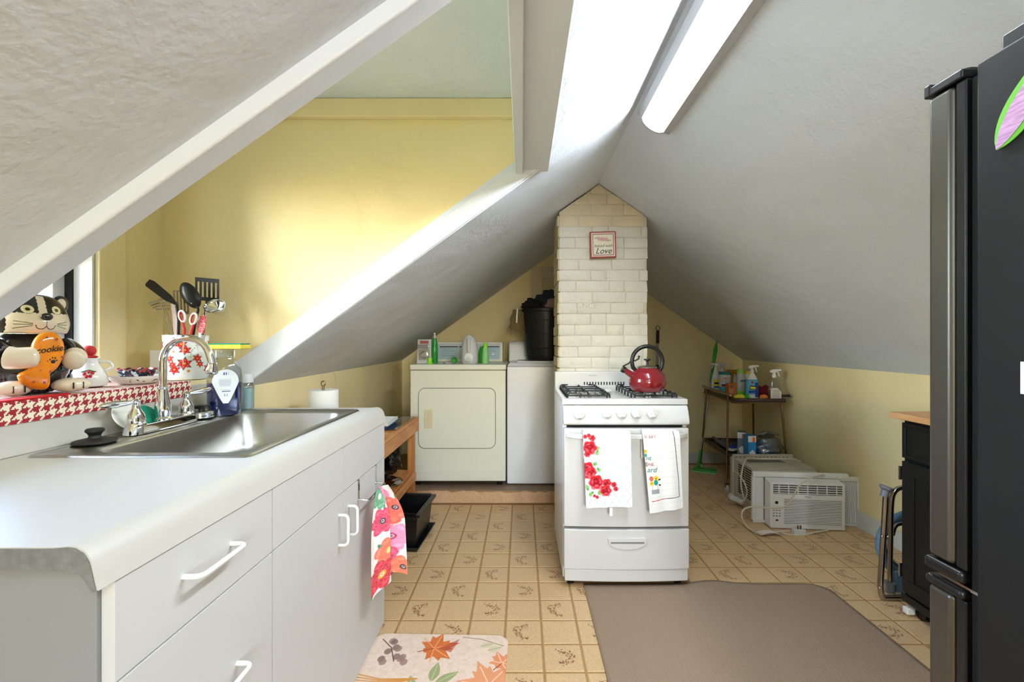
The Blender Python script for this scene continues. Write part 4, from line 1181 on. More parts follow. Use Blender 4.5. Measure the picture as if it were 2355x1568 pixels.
for i, p in enumerate(hv):
    q = p - HC
    if q.y < .03:
        wob = .0012 * math.sin(q.x * 420) + .0008 * math.sin(q.x * 900 + q.z * 500)
        face = q.z < .056 + wob and abs(q.x) < .078 + wob
        stripe = abs(q.x + .004 - .10 * (q.z - .06)) < .0095 + wob * .8 and q.z < .105
        if face or stripe: hc[i] = cream
        for ex in (-.036, .034):
            e = math.hypot((q.x - ex) / 1.15, q.z - .066)
            if e < .0125: hc[i] = blk
            if e < .0115: hc[i] = np.array(rgb(226, 214, 182))
            if e < .0075: hc[i] = eye
            if e < .0045: hc[i] = blk
        # mouth and whiskers
        for sx in (-1, 1):
            m_ = math.hypot(q.x - sx * .012, q.z - .0235)
            if abs(m_ - .012) < .0011 and q.z < .0235: hc[i] = blk
            for k, sl in enumerate((.18, .0, -.22)):
                xx = abs(q.x); 
                if sx * q.x > 0 and .030 < xx < .066 and abs(q.z - (.027 - .003 * k + sl * (xx - .03))) < .0008: hc[i] = blk
        if abs(q.x) < .0008 and .022 < q.z < .042: hc[i] = blk
mb = MB(); mb.v = [tuple(v) for v in hv]; mb.f = [(j * W_ + i, j * W_ + i + 1, (j + 1) * W_ + i + 1, (j + 1) * W_ + i) for j in range(nv - 1) for i in range(nu)] + [tuple(range(nu))]; mb.m = [0] * len(mb.f)
head = obj('head', mb, M['vcgloss'], cat, colors=hc, angle=80)
obj('nose', MB().ell(HC + Vector((0, -.0835, .046)), .0155, .008, .0105, 20, 12), M['cat_black'], head)
for sx in (-1, 1):
    e = MB(); c = HC + Vector((sx * .072, .004, .082))
    e.ell(c, .025, .010, .032, 20, 12, R=Matrix.Rotation(sx * .35, 3, 'Y')); ear = obj('ear', e, M['cat_black'], cat)
    obj('inner_ear', MB().ell(c + Vector((sx * .001, -.0045, .002)), .016, .008, .022, 18, 10, R=Matrix.Rotation(sx * .35, 3, 'Y')), M['cat_cream'], ear)
# arms: black sleeves and cream paws folded over the fish
for sx in (-1, 1):
    a = Vector((sx * .088, -.02, .130)); b = Vector((sx * .080, -.085, .105)); c = Vector((sx * .030, -.112, .104)) if sx < 0 else Vector((sx * .060, -.118, .092))
    pts_ = spline([a, b, c], 8); n = len(pts_)
    k = 8 if sx < 0 else 10
    obj('sleeve', MB().tube(pts_[:k + 1], [.030 + .002 * math.sin(i / 3) for i in range(k + 1)], 18), M['cat_black'], cat, angle=80)
    pw = pts_[k:]; obj('paw', MB().tube(pw + [pw[-1] + (pw[-1] - pw[-2]) * .8, pw[-1] + (pw[-1] - pw[-2]) * 1.5], [.031, .0305] + [.029] * (len(pw) - 3) + [.028, .022, .008] if len(pw) >= 3 else [.03] * (len(pw) + 2), 18), M['cat_cream'], cat, angle=80)
for sx in (-1, 1):
    f = obj('foot', MB().ell((sx * .072, -.085, .022), .050, .034, .021, 26, 14, R=Matrix.Rotation(-sx * .25, 3, 'Z')), M['cat_cream'], cat)
    for k in (-.012, .014):
        obj('toe_line', MB().box(sx * .072 + k - .0007, sx * .072 + k + .0007, -.122, -.116, .012, .030), M['ink'], f)
# orange fish cookie with its word
fo = [(-.052, -.062), (-.030, -.079), (.006, -.088), (.030, -.084), (.034, -.060), (.034, -.048), (.060, -.028), (.078, .004), (.080, .034), (.066, .058), (.040, .070), (.008, .064), (-.012, .044), (-.020, .014), (-.016, -.012), (-.030, -.034), (-.056, -.046)]
fo = [(p.x, p.y) for p in spline([Vector((a, b, 0)) for a, b in fo + fo[:1]], 4)[:-1]]
fo = [(a * .80, b) for a, b in fo]
fc = Vector((-.026, -.112, .104)); n = len(fo)
mb = MB(); cxm = sum(p[0] for p in fo) / n; czm = sum(p[1] for p in fo) / n
rings_ = []
for k, yy in ((.92, .012), (1.0, .004), (1.0, -.002), (.93, -.009), (.75, -.0135), (.4, -.0155)):
    rings_.append([fc + Vector((cxm + (p[0] - cxm) * k, yy, czm + (p[1] - czm) * k)) for p in fo])
vs = [v for r in rings_ for v in r]
mb.add(vs, [(j * n + i, j * n + (i + 1) % n, (j + 1) * n + (i + 1) % n, (j + 1) * n + i) for j in range(5) for i in range(n)] + [tuple(range(5 * n, 6 * n)), tuple(range(n - 1, -1, -1))])
M['fish'] = mat('orange_glaze', (236, 138, 24), .14, coat=.4, var=(26, .18, 3))
fish = obj('fish', mb, M['fish'], cat, angle=80)
obj('lettering', put_text('cookies', fc + Vector((.026, -.0168, .022)), (1, -.02, .14), (0, 0, 1), .024), M['ink'], fish)
for x, z in ((-.02, -.065), (.0, -.035), (.02, -.01), (.05, .05), (.02, .055), (.066, .0), (-.005, -.012), (.03, -.04), (.012, -.068)):
    obj('spot', MB().lathe([(.0032, 0), (.003, .0006), (0, .001)], fc + Vector((x * .8, -.0148, z)), 10, R=Matrix.Rotation(math.radians(90), 3, 'X')), M['redm'], fish)
mb = MB().ell(fc + Vector((.030, -.0165, -.012)), .006, .0014, .005, 12, 6)
for k in range(4): mb.ell(fc + Vector((.030 + .009 * math.cos(.2 + k * .8), -.0165, -.011 + .010 * math.sin(.2 + k * .8))), .0018, .001, .0022, 8, 6)
obj('paw_print', mb, M['ink'], fish)

tag(obj('red_placemat', MB().prism([(-1.30, 1.02, SZ - .001), (-1.262, 1.02, SZ - .001), (-1.262, 1.272, SZ - .001), (-1.285, 1.285, SZ - .001), (-1.31, 1.20, SZ - .001)], (0, 0, .004)), mat('red_felt', (190, 20, 26), .8)), 'flat red felt piece under the cat jar front', 'cloth')

# creamer with red stopper
p = onz(205, 886, SZ); p = Vector((-1.405, 1.475, SZ))
cr = thing('cream_pitcher', 'white ceramic pitcher with strawberry print and red ball stopper on the sill', 'pitcher', p)
obj('jug', MB().lathe([(.030, 0), (.044, .004), (.049, .018), (.046, .036), (.036, .056), (.0265, .074), (.0255, .086), (.028, .092), (.024, .094), (.022, .088)], (0, 0, 0), 36), M['ceramic'], cr)
obj('handle', MB().tube(spline([(.024, .012, .082), (.045, .024, .08), (.052, .028, .062), (.036, .02, .05)], 6), .0045, 10), M['ceramic'], cr)
mb = MB().lathe([(.017, .086), (.020, .094), (.024, .098), (.012, .102)], (0, 0, 0), 24); mb.ell((0, 0, .117), .019, .019, .018, 22, 12)
obj('stopper', mb, M['inkred'], cr)
fd = Vector((.69, -.72, 0)).normalized(); sd = Vector((.72, .69, 0)).normalized()
mb = MB(); mg = MB()
def prof_r(z): return np.interp(z, [0, .004, .018, .036, .056, .074], [.03, .044, .049, .046, .036, .0265])
for k, (a, z) in enumerate(((-.25, .044), (.0, .050), (.22, .046), (.08, .037), (-.12, .036))):
    d = fd * math.cos(a) + sd * math.sin(a); r_ = prof_r(z); mb.ell(d * (r_ - .001) + Vector((0, 0, z)), .005, .005, .006, 10, 8)
for k in range(7):
    a = -.4 + k * .13; d = fd * math.cos(a) + sd * math.sin(a); z = .056 - .004 * abs(k - 3) * .4; mg.ell(d * (prof_r(z) - .0005) + Vector((0, 0, z)), .004, .004, .002, 8, 6)
obj('strawberry_print', mb, M['inkred'], cr); obj('leaf_print', mg, mat('dark_green_print', (60, 104, 62), .4), cr)

tag(obj('tea_box', MB().box(-.022, .022, -.014, .014, 0, .052), M['vclabel'], colors=None, loc=(-1.452, 1.425, SZ), rot=(0, 0, .3), bevel=.002), 'small white box with red border behind the cat jar', 'box')

# oval dish with floral bowl inside
p = Vector((-1.352, 1.598, SZ))
def bowl_prof(r0, r1, h, th, wav=0): return [(r0, 0), (r0 + (r1 - r0) * .45, h * .25), (r0 + (r1 - r0) * .8, h * .65), (r1, h), (r1 - th, h), (r0 + (r1 - r0) * .75 - th, h * .66), (r0 + (r1 - r0) * .4 - th, h * .3), (0, h * .16)]
M['navyflower'] = mat('navy_blossom_glaze', (236, 232, 224), .15, coat=.4)
def spotted(name, base, c2, c3, sc):
    m = mat(name, base, .15, coat=.4); nt = m.node_tree; N = nt.nodes
    v = N.new('ShaderNodeTexNoise'); v.inputs['Scale'].default_value = sc; v.inputs['Detail'].default_value = 2
    r = N.new('ShaderNodeValToRGB'); e = r.color_ramp; e.interpolation = 'CONSTANT'
    e.elements[0].position = 0; e.elements[0].color = rgb(*c3); e.elements[1].position = .40; e.elements[1].color = rgb(*base)
    x = e.elements.new(.60); x.color = rgb(*c2)
    tc = N.new('ShaderNodeTexCoord'); nt.links.new(tc.outputs['Object'], v.inputs['Vector']); nt.links.new(v.outputs['Fac'], r.inputs[0]); nt.links.new(r.outputs[0], N['Principled BSDF'].inputs['Base Color'])
    return m
M['floralbowl'] = spotted('dark_floral_glaze', (30, 34, 48), (196, 50, 60), (206, 210, 202), 70)
M['bluesprig'] = spotted('blue_sprig_glaze', (236, 228, 212), (46, 58, 84), (236, 228, 212), 110)
ds = thing('oval_dish', 'cream oval dish with blue sprig band holding the floral bowl', 'dish', p, math.radians(42))
obj('dish', MB().lathe(bowl_prof(.040, .066, .028, .003), (0, 0, 0), 48, sx=1.22, sy=.98), M['ceramic'], ds)
mb = MB(); k = 48
def dish_r(f): return np.interp(f, [.25, .65], [.040 + .026 * .45, .040 + .026 * .8])
mb.add([(dish_r(.32) * 1.22 * 1.012 * math.cos(2 * math.pi * i / k), dish_r(.32) * .98 * 1.012 * math.sin(2 * math.pi * i / k), .028 * .32) for i in range(k)] + [(dish_r(.62) * 1.22 * 1.012 * math.cos(2 * math.pi * i / k), dish_r(.62) * .98 * 1.012 * math.sin(2 * math.pi * i / k), .028 * .62) for i in range(k)], [(i, (i + 1) % k, k + (i + 1) % k, k + i) for i in range(k)])
obj('sprig_band', mb, M['bluesprig'], ds)
fb = thing('floral_bowl', 'dark navy bowl with red blossoms nested in the cream dish', 'bowl', p + Vector((0, 0, .0105)), .2)
mb = MB().lathe(bowl_prof(.030, .056, .040, .003), (0, 0, 0), 60)
mb.xf(lambda v: Vector((v.x, v.y, v.z + (.003 * math.cos(10 * math.atan2(v.y, v.x)) if v.z > .035 else 0))))
obj('bowl', mb, M['floralbowl'], fb); obj('rim', MB().tube([(.0555 * math.cos(2 * math.pi * i / 60), .0555 * math.sin(2 * math.pi * i / 60), .0408 + .003 * math.cos(10 * 2 * math.pi * i / 60)) for i in range(60)], .0016, 6, closed=True), M['redm'], fb)

# white board leaning behind the faucet
tag(obj('cutting_board', MB().box(-.035, .035, -.006, .006, 0, .115), M['paper'], loc=(-1.452, 1.83, SZ - .002), rot=(0, 0, math.radians(32)), bevel=.003), 'small plain white board standing behind the faucet', 'board')

# utensil crock
cp_ = Vector((-1.338, 1.812, SZ - .0025))
ck = thing('utensil_crock', 'white enamel utensil crock with red floral print on the sill corner', 'crock', cp_)
CRr, CRh = .0765, .172
def crock_side(u, v):
    t = math.radians(-200 + 290 * u); z = .010 + (CRh - .010) * v
    return Vector((CRr * math.cos(t), CRr * math.sin(t), z))
pt = Paint(420, 230, (236, 240, 242), asp=.172 / (CRr * math.radians(290)))
fx_ = lambda ang: (ang + 200) / 290
asp = pt.asp
def bunch(a, y, r):
    x = fx_(a)
    for k in range(6): pt.leaf(x, y, r * 1.45, r * .3, k * 1.05 + .4, (72, 112, 74))
    pt.flower(x, y, r, (206, 34, 42), (224, 170, 60), 6, .3, (240, 120, 120))
for a in (-70, -140, 20, 90): 
    bunch(a + 4, asp * .80, .042); bunch(a + 14, asp * .66, .040); bunch(a + 12, asp * .34, .052); bunch(a - 12, asp * .20, .042); bunch(a + 44, asp * .46, .036); bunch(a + 52, asp * .32, .030)
    pt.flower(fx_(a - 14), asp * .62, .014, (230, 150, 90), (200, 90, 60)); pt.flower(fx_(a + 22), asp * .16, .016, (226, 160, 60), (180, 90, 40))
    for k in range(9): pt.leaf(fx_(a + 25 + 2.2 * k), asp * (.50 + .045 * k % .35), .014, .004, k, (90, 120, 110))
for k in range(60): pt.ell(k / 60, asp * .9, .0016, .0016, (200, 60, 60)); pt.ell(k / 60, asp * .10, .0016, .0016, (200, 60, 60))
mb = MB().grid(crock_side, 420, 230)
obj('side', mb, M['vcgloss'], ck, colors=pt.colors(), angle=80)
mb = MB().lathe([(CRr - .012, 0), (CRr - .004, .002), (CRr - .0004, .0105), (CRr - .0006, CRh), (CRr - .004, CRh), (CRr - .004, .012), (0, .010)], (0, 0, 0), 48)
obj('shell', mb, M['ceramic'], ck); obj('rim', MB().tube([((CRr - .001) * math.cos(2 * math.pi * i / 48), (CRr - .001) * math.sin(2 * math.pi * i / 48), CRh + .001) for i in range(48)], .0022, 8, closed=True), M['ceramic'], ck)

# utensils standing in the crock: head placed from the photograph, foot inside the crock
def tool(name, label, cat_, foot_xy):
    return thing(name, label, cat_, cp_ + Vector((foot_xy[0], foot_xy[1], .014)))
def blade(pts2, c, ux, uy, th, slots=()):
    """flat plate with outline pts2 (along ux, uy) at c; returned as prism"""
    ux = Vector(ux).normalized(); uy = Vector(uy).normalized(); nn = ux.cross(uy)
    mb = MB(); mb.prism([c + ux * a + uy * b for a, b in pts2], nn * th); return mb
def strip_plate(c, ux, uy, w, h, th, nslot, m=.14, z0=.2, z1=.85):
    """plate with open vertical slots made of bars"""
    ux = Vector(ux).normalized(); uy = Vector(uy).normalized(); nn = ux.cross(uy).normalized()
    mb = MB()
    def slab(a0, a1, b0, b1):
        pts = [c + ux * a + uy * b for a, b in ((a0, b0), (a1, b0), (a1, b1), (a0, b1))]
        mb.prism(pts, nn * th)
    slab(-w / 2, w / 2, 0, h * z0); slab(-w / 2, w / 2, h * z1, h)
    bars = nslot + 1; pitch = w / (2 * nslot + 1)
    for i in range(bars): slab(-w / 2 + 2 * i * pitch, -w / 2 + (2 * i + 1) * pitch, h * z0, h * z1)
    return mb
top = cp_ + Vector((0, 0, CRh))
# black turner, seen from its edge, leaning left
t = tool('spatula', 'solid black nylon spatula leaning left out of the crock', 'utensil', (-.010, -.035))
o_ = t.location
a = Vector((0, 0, 0)); b = P(411, 735, 1.775) - o_; c = P(406, 700, 1.77) - o_; e = P(340, 648, 1.72) - o_
obj('handle', MB().tube([a, b * .6, b, c], [.005, .005, .0055, .006], 10), M['black'], t)
ux = (e - c).normalized(); w_ = Vector((.55, -.6, .25)).normalized()
mb = MB(); L = (e - c).length
pts2 = [(0, -.008), (.3, -.026), (.95, -.030), (1, -.02), (1.03, .02), (.9, .030), (.3, .026), (0, .008)]
side = ux.cross(Vector((0.35, -.9, .25))).normalized()
nn = ux.cross(side).normalized()
mb.prism([c + ux * (p[0] * L) + side * (p[1] * .55) for p in pts2], nn * .0035)
obj('blade', mb, M['black'], t, bevel=.001)
# tongs / wire masher of chrome rods
t = tool('wire_tongs', 'chrome wire server with parallel prongs at the left of the crock', 'utensil', (-.040, .0))
o_ = t.location
k0 = P(365, 687, 1.80) - o_
obj('frame', MB().tube([(0, 0, 0), P(385, 740, 1.81) - o_, k0], .0022, 8).tube([(.01, .01, 0), P(396, 745, 1.83) - o_, P(384, 708, 1.83) - o_], .0022, 8), M['nickel'], t)
for i in range(4):
    obj('prong', MB().tube([P(392 - i, 686 + 8 * i, 1.84) - o_, P(365 - 2 * i, 690 + 7 * i, 1.82) - o_, P(342 + 5 * i, 697 + 5.5 * i, 1.80) - o_], .0022, 8), M['nickel'], t)
# clear-ish slotted turner behind
t = tool('slotted_turner', 'steel slotted turner standing upright in the crock', 'utensil', (.0, .02))
o_ = t.location
obj('handle', MB().tube([(0, 0, 0), P(424, 760, 1.84) - o_, P(420, 718, 1.845) - o_], .004, 8), M['nickel'], t)
obj('blade', strip_plate(P(418, 722, 1.845) - o_, (1, 0, -.04), (-.05, 0, 1), .062, .095, .0015, 4, z0=.12, z1=.94), M['nickel'], t)
# knife with a pale handle
t = tool('kitchen_knife', 'kitchen knife with pale handle standing in the crock', 'knife', (-.025, -.012))
o_ = t.location
obj('grip', MB().hexa([P(400, 775, 1.79) - o_, P(413, 775, 1.79) - o_, P(413, 775, 1.805) - o_, P(400, 775, 1.805) - o_], [P(392, 694, 1.80) - o_, P(404, 697, 1.80) - o_, P(404, 697, 1.812) - o_, P(392, 694, 1.812) - o_]), mat('pale_pink_handle', (224, 200, 192), .35), t, bevel=.003)
obj('knife_blade', MB().box(.002, .016, .004, .006, .0, .165), M['steel'], t)
# slotted spoon
t = tool('slotted_spoon', 'black nylon slotted spoon in the crock', 'utensil', (.022, -.025))
o_ = t.location
cc = P(438, 679, 1.79) - o_; ux = (P(421, 651, 1.785) - P(455, 708, 1.795)).normalized(); sd_ = ux.cross(Vector((.3, -1, 0))).normalized(); nn = ux.cross(sd_).normalized()
Rm = Matrix((ux, sd_, nn)).transposed()
mb = MB()
for k in range(2):
    pass
sp_v = []; nn_ = 28
prof = [(1.0, 0.0), (.96, .002), (.8, -.006), (.5, -.012), (.2, -.014), (0, -.0145)]
mb.lathe([(r * 1.0, z) for r, z in reversed(prof)] , (0, 0, 0), 36)
mb.xf(lambda v: cc + Rm @ Vector((v.x * .056, v.y * .030, v.z)))
obj('bowl', mb, M['black'], t)
for q_, L_ in ((-.012, .024), (.010, .012)):
    obj('slot', MB().prism([cc + Rm @ Vector((q_ * .9 + L_ * math.cos(a_), q_ * .6 + .003 * math.sin(a_) - .002, -.0095)) for a_ in [2 * math.pi * i / 14 for i in range(14)]], Rm @ Vector((0, 0, .0012))), M['cream'], t)
obj('handle', MB().tube([(0, 0, 0), P(446, 760, 1.79) - o_, P(456, 712, 1.795) - o_, cc - ux * .05], [.0055, .005, .0045, .006], 10), M['black'], t)
# slotted spatula, large black
t = tool('slotted_spatula', 'wide black slotted spatula standing tallest in the crock', 'utensil', (.03, .03))
o_ = t.location
mb = strip_plate(P(477, 692, 1.84) - o_, (1, .05, -.08), (0.0, 0, 1), .094, .092, .003, 5, z0=.16, z1=.82)
obj('blade', mb, M['black'], t, bevel=.0008); obj('handle', MB().tube([(0, 0, 0), P(468, 760, 1.83) - o_, P(476, 692, 1.84) - o_], [.0055, .005, .0055], 10), M['black'], t)
# ladle
t = tool('ladle', 'polished steel ladle hanging over the right rim of the crock', 'ladle', (.04, -.002))
o_ = t.location; cc = P(493, 703, 1.79) - o_
mb = MB().lathe([(.0, -.030), (.012, -.028), (.022, -.020), (.027, -.008), (.028, 0), (.0265, 0), (.024, -.010), (0, -.026)], (0, 0, 0), 30)
Rl = Matrix.Rotation(math.radians(62), 3, 'X'); mb.xf(lambda v: cc + Rl @ (v * 1.0) )
mb.xf(lambda v: Vector((cc.x + (v.x - cc.x) * 1.5, v.y, cc.z + (v.z - cc.z) * 1.1)))
obj('cup', mb, M['chrome'], t); obj('handle', MB().tube([(0, 0, 0), P(470, 770, 1.79) - o_, P(474, 716, 1.80) - o_], .0035, 8), M['chrome'], t)
# scissors and fan-print spatula handle
t = tool('kitchen_scissors', 'kitchen scissors with red and white loops in the crock', 'scissors', (.008, -.03))
o_ = t.location
for pc, s_ in (((419, 727), -1), ((445, 733), 1)):
    c = P(pc[0], pc[1], 1.765) - o_
    lp = [c + Vector((.0115 * math.cos(a_) + .004 * s_ * math.sin(a_), 0, .021 * math.sin(a_))) for a_ in [2 * math.pi * i / 24 for i in range(24)]]
    l_ = obj('loop', MB().tube(lp, .0042, 8, closed=True), M['plastic'], t)
    lp2 = [c + Vector((.0085 * math.cos(a_) + .003 * s_ * math.sin(a_), -.001, .017 * math.sin(a_))) for a_ in [2 * math.pi * i / 24 for i in range(24)]]
    obj('loop_lining', MB().tube(lp2, .003, 8, closed=True), M['inkred'], l_)
    obj('shank', MB().tube([c - Vector((0, 0, .021)), c - Vector((s_ * .009, 0, .05)), (s_ * .004, 0, 0)], [.004, .005, .003], 8), M['inkred'], t)
t = tool('silicone_spatula', 'spatula with a red scale-patterned blade in the crock', 'utensil', (.05, -.02))
o_ = t.location; c = P(462, 768, 1.78) - o_
M['fan'] = spotted('red_fan_print', (206, 60, 76), (240, 206, 206), (232, 180, 180), 260)
pts2 = [(-.008, 0), (.010, 0), (.018, .035), (.016, .062), (.008, .074), (-.006, .074), (-.012, .06), (-.014, .03)]
obj('blade', blade(pts2, c, (1, 0, .05), (.10, 0, 1), .006), M['fan'], t, bevel=.002); obj('handle', MB().tube([(0, 0, 0), c + Vector((0, -.003, .005))], .005, 8), M['plastic'], t)

# dish soap with a sponge across its top
p = Vector((-1.142, 1.748, CZ + .004))
sp_ = thing('dish_soap', 'clear dish soap bottle of dark blue liquid behind the sink', 'soap bottle', p, math.radians(38))
def ovalring(prof, n=36, sx=1.0, sy=.55): return MB().lathe(prof, (0, 0, 0), n, sx=sx, sy=sy)
obj('liquid', ovalring([(.046, .002), (.054, .02), (.0565, .06), (.0572, .125), (0, .125)]), M['navy'], sp_)
obj('bottle', ovalring([(.048, 0), (.056, .02), (.0585, .06), (.059, .13), (.055, .175), (.042, .205), (.030, .215), (.030, .245)], 36), M['thinclear'], sp_)
obj('cap', ovalring([(.033, .222), (.034, .252), (.0, .253)], 30, sy=.8), M['clear'], sp_)
lb = Paint(60, 90, (226, 232, 236), asp=1.5)
def lab(u, v):
    w = .043 * (.18 + .82 * min(1, v / .62) ** .85) * math.sqrt(max(.02, 1 - max(0, (v - .62) / .385) ** 2))
    x = (u - .5) * 2 * w; z = .048 + .128 * v
    y = -.0596 * .55 * math.sqrt(max(0, 1 - (x / .0596) ** 2)) - .0012
    return Vector((x, y, z))
for k in range(13): lb.rect(.38 + .02 * k, .38 + .02 * k + .010, 1.25, 1.37, (40, 70, 140))
for k in range(16): lb.line([(.25, 1.12 - .035 * k), (.72 - .02 * (k % 3), 1.12 - .035 * k)], .006, (120, 140, 176), .7)
lb.rect(.3, .75, .52, .55, (30, 50, 110)); lb.rect(.4, .46, .32, .42, (120, 140, 180)); lb.rect(.56, .62, .32, .42, (120, 140, 180))
obj('label', MB().grid(lab, 60, 90), M['vclabel'], sp_, colors=lb.colors())
sg = thing('sponge', 'yellow sponge with green scouring side balanced on the soap bottle', 'sponge', p + Vector((.010, .004, .2535)), math.radians(4))
obj('foam', MB().box(-.066, .066, -.036, .036, 0, .0165), M['sponge'], sg, bevel=.003); obj('scouring_pad', MB().box(-.065, .065, -.035, .035, .0168, .021), M['scrub'], sg, bevel=.001)
p = Vector((-1.166, 1.925, CZ + .001))
hs = thing('hand_soap', 'small clear hand soap bottle with a grey lid beside the blue soap', 'soap bottle', p)
obj('bottle', MB().lathe([(.024, 0), (.028, .006), (.0285, .095), (.022, .11), (.012, .115), (.012, .122)], (0, 0, 0), 24), M['thinclear'], hs)
obj('liquid', MB().lathe([(.023, .003), (.0268, .008), (.0270, .088), (0, .088)], (0, 0, 0), 24), mat('pale_teal_liquid', (176, 206, 206), .2), hs)
obj('lid', MB().lathe([(.026, .112), (.026, .138), (.020, .148), (0, .149)], (0, 0, 0), 24), M['plasticg'], hs)

# strainer, stopper, scrubber dish
p = onz(446, 962, CZ + .006); p.x = -1.172; p.y = 1.664
ss = thing('sink_strainer', 'steel sink strainer basket with a black cap behind the far handle', 'strainer', p)
obj('basket', MB().lathe([(.030, 0), (.040, .004), (.040, .022), (.036, .026), (.028, .026), (0, .024)], (0, 0, 0), 28), M['steel'], ss)
for i in range(8): obj('slot', MB().box(.0385, .0408, -.008, .008, .010, .013, R=Matrix.Rotation(i * .785, 3, 'Z')), M['dark'], ss)
obj('cap', MB().lathe([(.010, .024), (.010, .034), (.024, .036), (.027, .044), (.022, .048), (0, .048)], (0, 0, 0), 24), M['black'], ss)
p = onz(222, 1018, CZ + .004); p.x = -1.185; p.y = 1.262; p.z = CZ + .006
so = thing('drain_stopper', 'black rubber drain stopper with a knob on the near sink rim', 'stopper', p)
obj('disc', MB().lathe([(.046, 0), (.050, .003), (.047, .007), (.025, .012), (0, .014)], (0, 0, 0), 30), M['rubber'], so)
obj('knob', MB().lathe([(.016, .011), (.013, .02), (.017, .027), (.021, .031), (.021, .036), (.018, .039), (0, .039)], (0, 0, 0), 26), M['rubber'], so)
p = Vector((-1.226, 1.448, CZ + .004))
sd = thing('scrubber_dish', 'white scallop dish leaning on the backsplash behind the near handle', 'dish', p)
Rd = Matrix.Rotation(math.radians(62), 3, 'Y')
obj('saucer', MB().lathe([(0, 0), (.03, .001), (.046, .010), (.050, .014), (.047, .014), (.03, .004), (0, .003)], (-.006, -.03, .046), 32, R=Rd, sy=1.25), M['ceramic'], sd)
sb_ = thing('scrub_pad', 'round green scouring pad propped behind the faucet', 'scrubber', p + Vector((.008, 0, 0)))
obj('pad', MB().lathe([(.0, 0), (.034, 0), (.036, .004), (.034, .012), (0, .013)], (.0, .012, .040), 30, R=Rd, sy=1.3), M['scrub'], sb_); obj('sponge_side', MB().lathe([(.0, -.010), (.034, -.010), (.036, -.006), (.034, -.0005), (0, 0)], (.0, .012, .040), 30, R=Rd, sy=1.3), M['sponge'], sb_)
tag(obj('jar_lid', MB().lathe([(.020, 0), (.024, .002), (.024, .012), (.02, .016), (0, .016)], (0, 0, 0), 24), mat('bright_blue_plastic', (30, 130, 216), .4), loc=(-1.225, 1.60, CZ + .006)), 'bright blue plastic lid on the sink deck behind the faucet', 'lid')

# over-door towel bar and its towel
tb = thing('towel_bar', 'chrome over-the-door towel bar on the right cabinet door', 'towel bar', (CFX, 1.74, .64))
for y in (1.642, 1.838):
    mb = MB().box(CFX + .0006, CFX + .003, y - .007, y + .007, .637, .7145); mb.box(CFX - .018, CFX + .003, y - .007, y + .007, .7128, .7150)
    obj('hanger', mb, M['chrome'], tb, world=True); obj('bracket', MB().tube([(CFX + .003, y, .643), (CFX + .03, y, .641), (CFX + .038, y + (.006 if y < 1.7 else -.006), .641)], .0045, 8), M['chrome'], tb, world=True)
obj('bar', MB().tube([(CFX + .038, 1.648, .641), (CFX + .038, 1.832, .641)], .0045, 10), M['chrome'], tb, world=True)
nu, nv = 120, 200
pt = Paint(nu, nv, (238, 232, 228), asp=nv / nu)
rf = random.Random(21)
for k in range(26): pt.leaf(rf.random(), rf.random() * pt.asp, .16, .03, rf.random() * 6.3, (70, 130, 96) if k % 3 else (140, 180, 140))
for k, (x, y, r, c, e) in enumerate(((.55, 1.50, .30, (240, 130, 170), (60, 50, 90)), (.20, 1.15, .22, (214, 50, 90), (60, 20, 40)), (.62, 1.02, .30, (238, 96, 70), (40, 40, 60)), (.88, 1.22, .22, (240, 104, 84), (60, 40, 60)), (.80, .68, .26, (240, 150, 186), (190, 60, 120)),
                                   (.30, .60, .24, (232, 110, 80), (240, 200, 80)), (.18, .25, .25, (206, 30, 50), (240, 160, 40)), (.65, .28, .26, (220, 70, 110), (60, 30, 50)), (.92, .12, .2, (238, 120, 80), (60, 40, 40)), (.15, 1.55, .2, (90, 150, 110), (230, 220, 210)))):
    pt.flower(x, y, r, c, e, 6, k, tuple(min(255, v + 40) for v in c)); pt.ell(x, y, r * .10, r * .10, (250, 246, 240)); pt.ell(x, y, r * .07, r * .07, e)
pt.noise((255, 255, 255), .12, 2)
def towel3(u, v):
    # bunched towel hanging from the bar; two pleats fanning out to the room
    z = .655 - (.385 - .05 * math.sin(3 * u)) * (1 - v)
    fan = .35 + .65 * math.sin(min(1, (1 - v) * 2.2) * 1.57)
    y = 1.735 + (u - .5) * .17 * fan + .01 * math.sin(9 * u)
    x = CFX + .046 + .034 * fan * (1 - math.cos(2 * math.pi * u * 1.5)) * (.5 + .5 * u) + .018 * (1 - v) * u
    return Vector((x, y, z))
mb = MB().grid(towel3, nu, nv)
o = obj('dish_towel', mb, M['vc'], colors=pt.colors(), angle=180)
sm = o.modifiers.new('t', 'SOLIDIFY'); sm.thickness = .003; sm.offset = 0
tag(o, 'pink and coral floral towel hanging from the cabinet door bar', 'towel')
# ---------------------------------------------------------------- on and around the stove
# whistling kettle
gz = .926 + .0265
kt = thing('tea_kettle', 'dark red whistling kettle with a black loop handle on the right burners', 'kettle', (.655, 2.385, gz))
obj('body', MB().lathe([(0, 0), (.070, 0), (.083, .008), (.0945, .035), (.0955, .055), (.088, .085), (.070, .108), (.050, .120), (.048, .124), (0, .124)], (0, 0, 0), 48), M['red'], kt)
obj('lid', MB().lathe([(.050, .1225), (.051, .127), (.046, .132), (.02, .136), (0, .136)], (0, 0, 0), 36), M['steel'], kt)
obj('lid_knob', MB().lathe([(.006, .134), (.005, .155), (.010, .160), (.018, .163), (.018, .168), (.014, .170), (0, .170)], (0, 0, 0), 24), M['black'], kt)
hd = [(-.060, 0, .110)] + [tuple(v) for v in arc((0, 0, .155), .080, 205, -25, 26, (1, 0, 0), (0, 0, 1))] + [(.062, 0, .106)]
obj('handle', MB().tube(hd, [.009] + [.0105] * 26 + [.009], 14), M['grey'] if False else M['black'], kt)
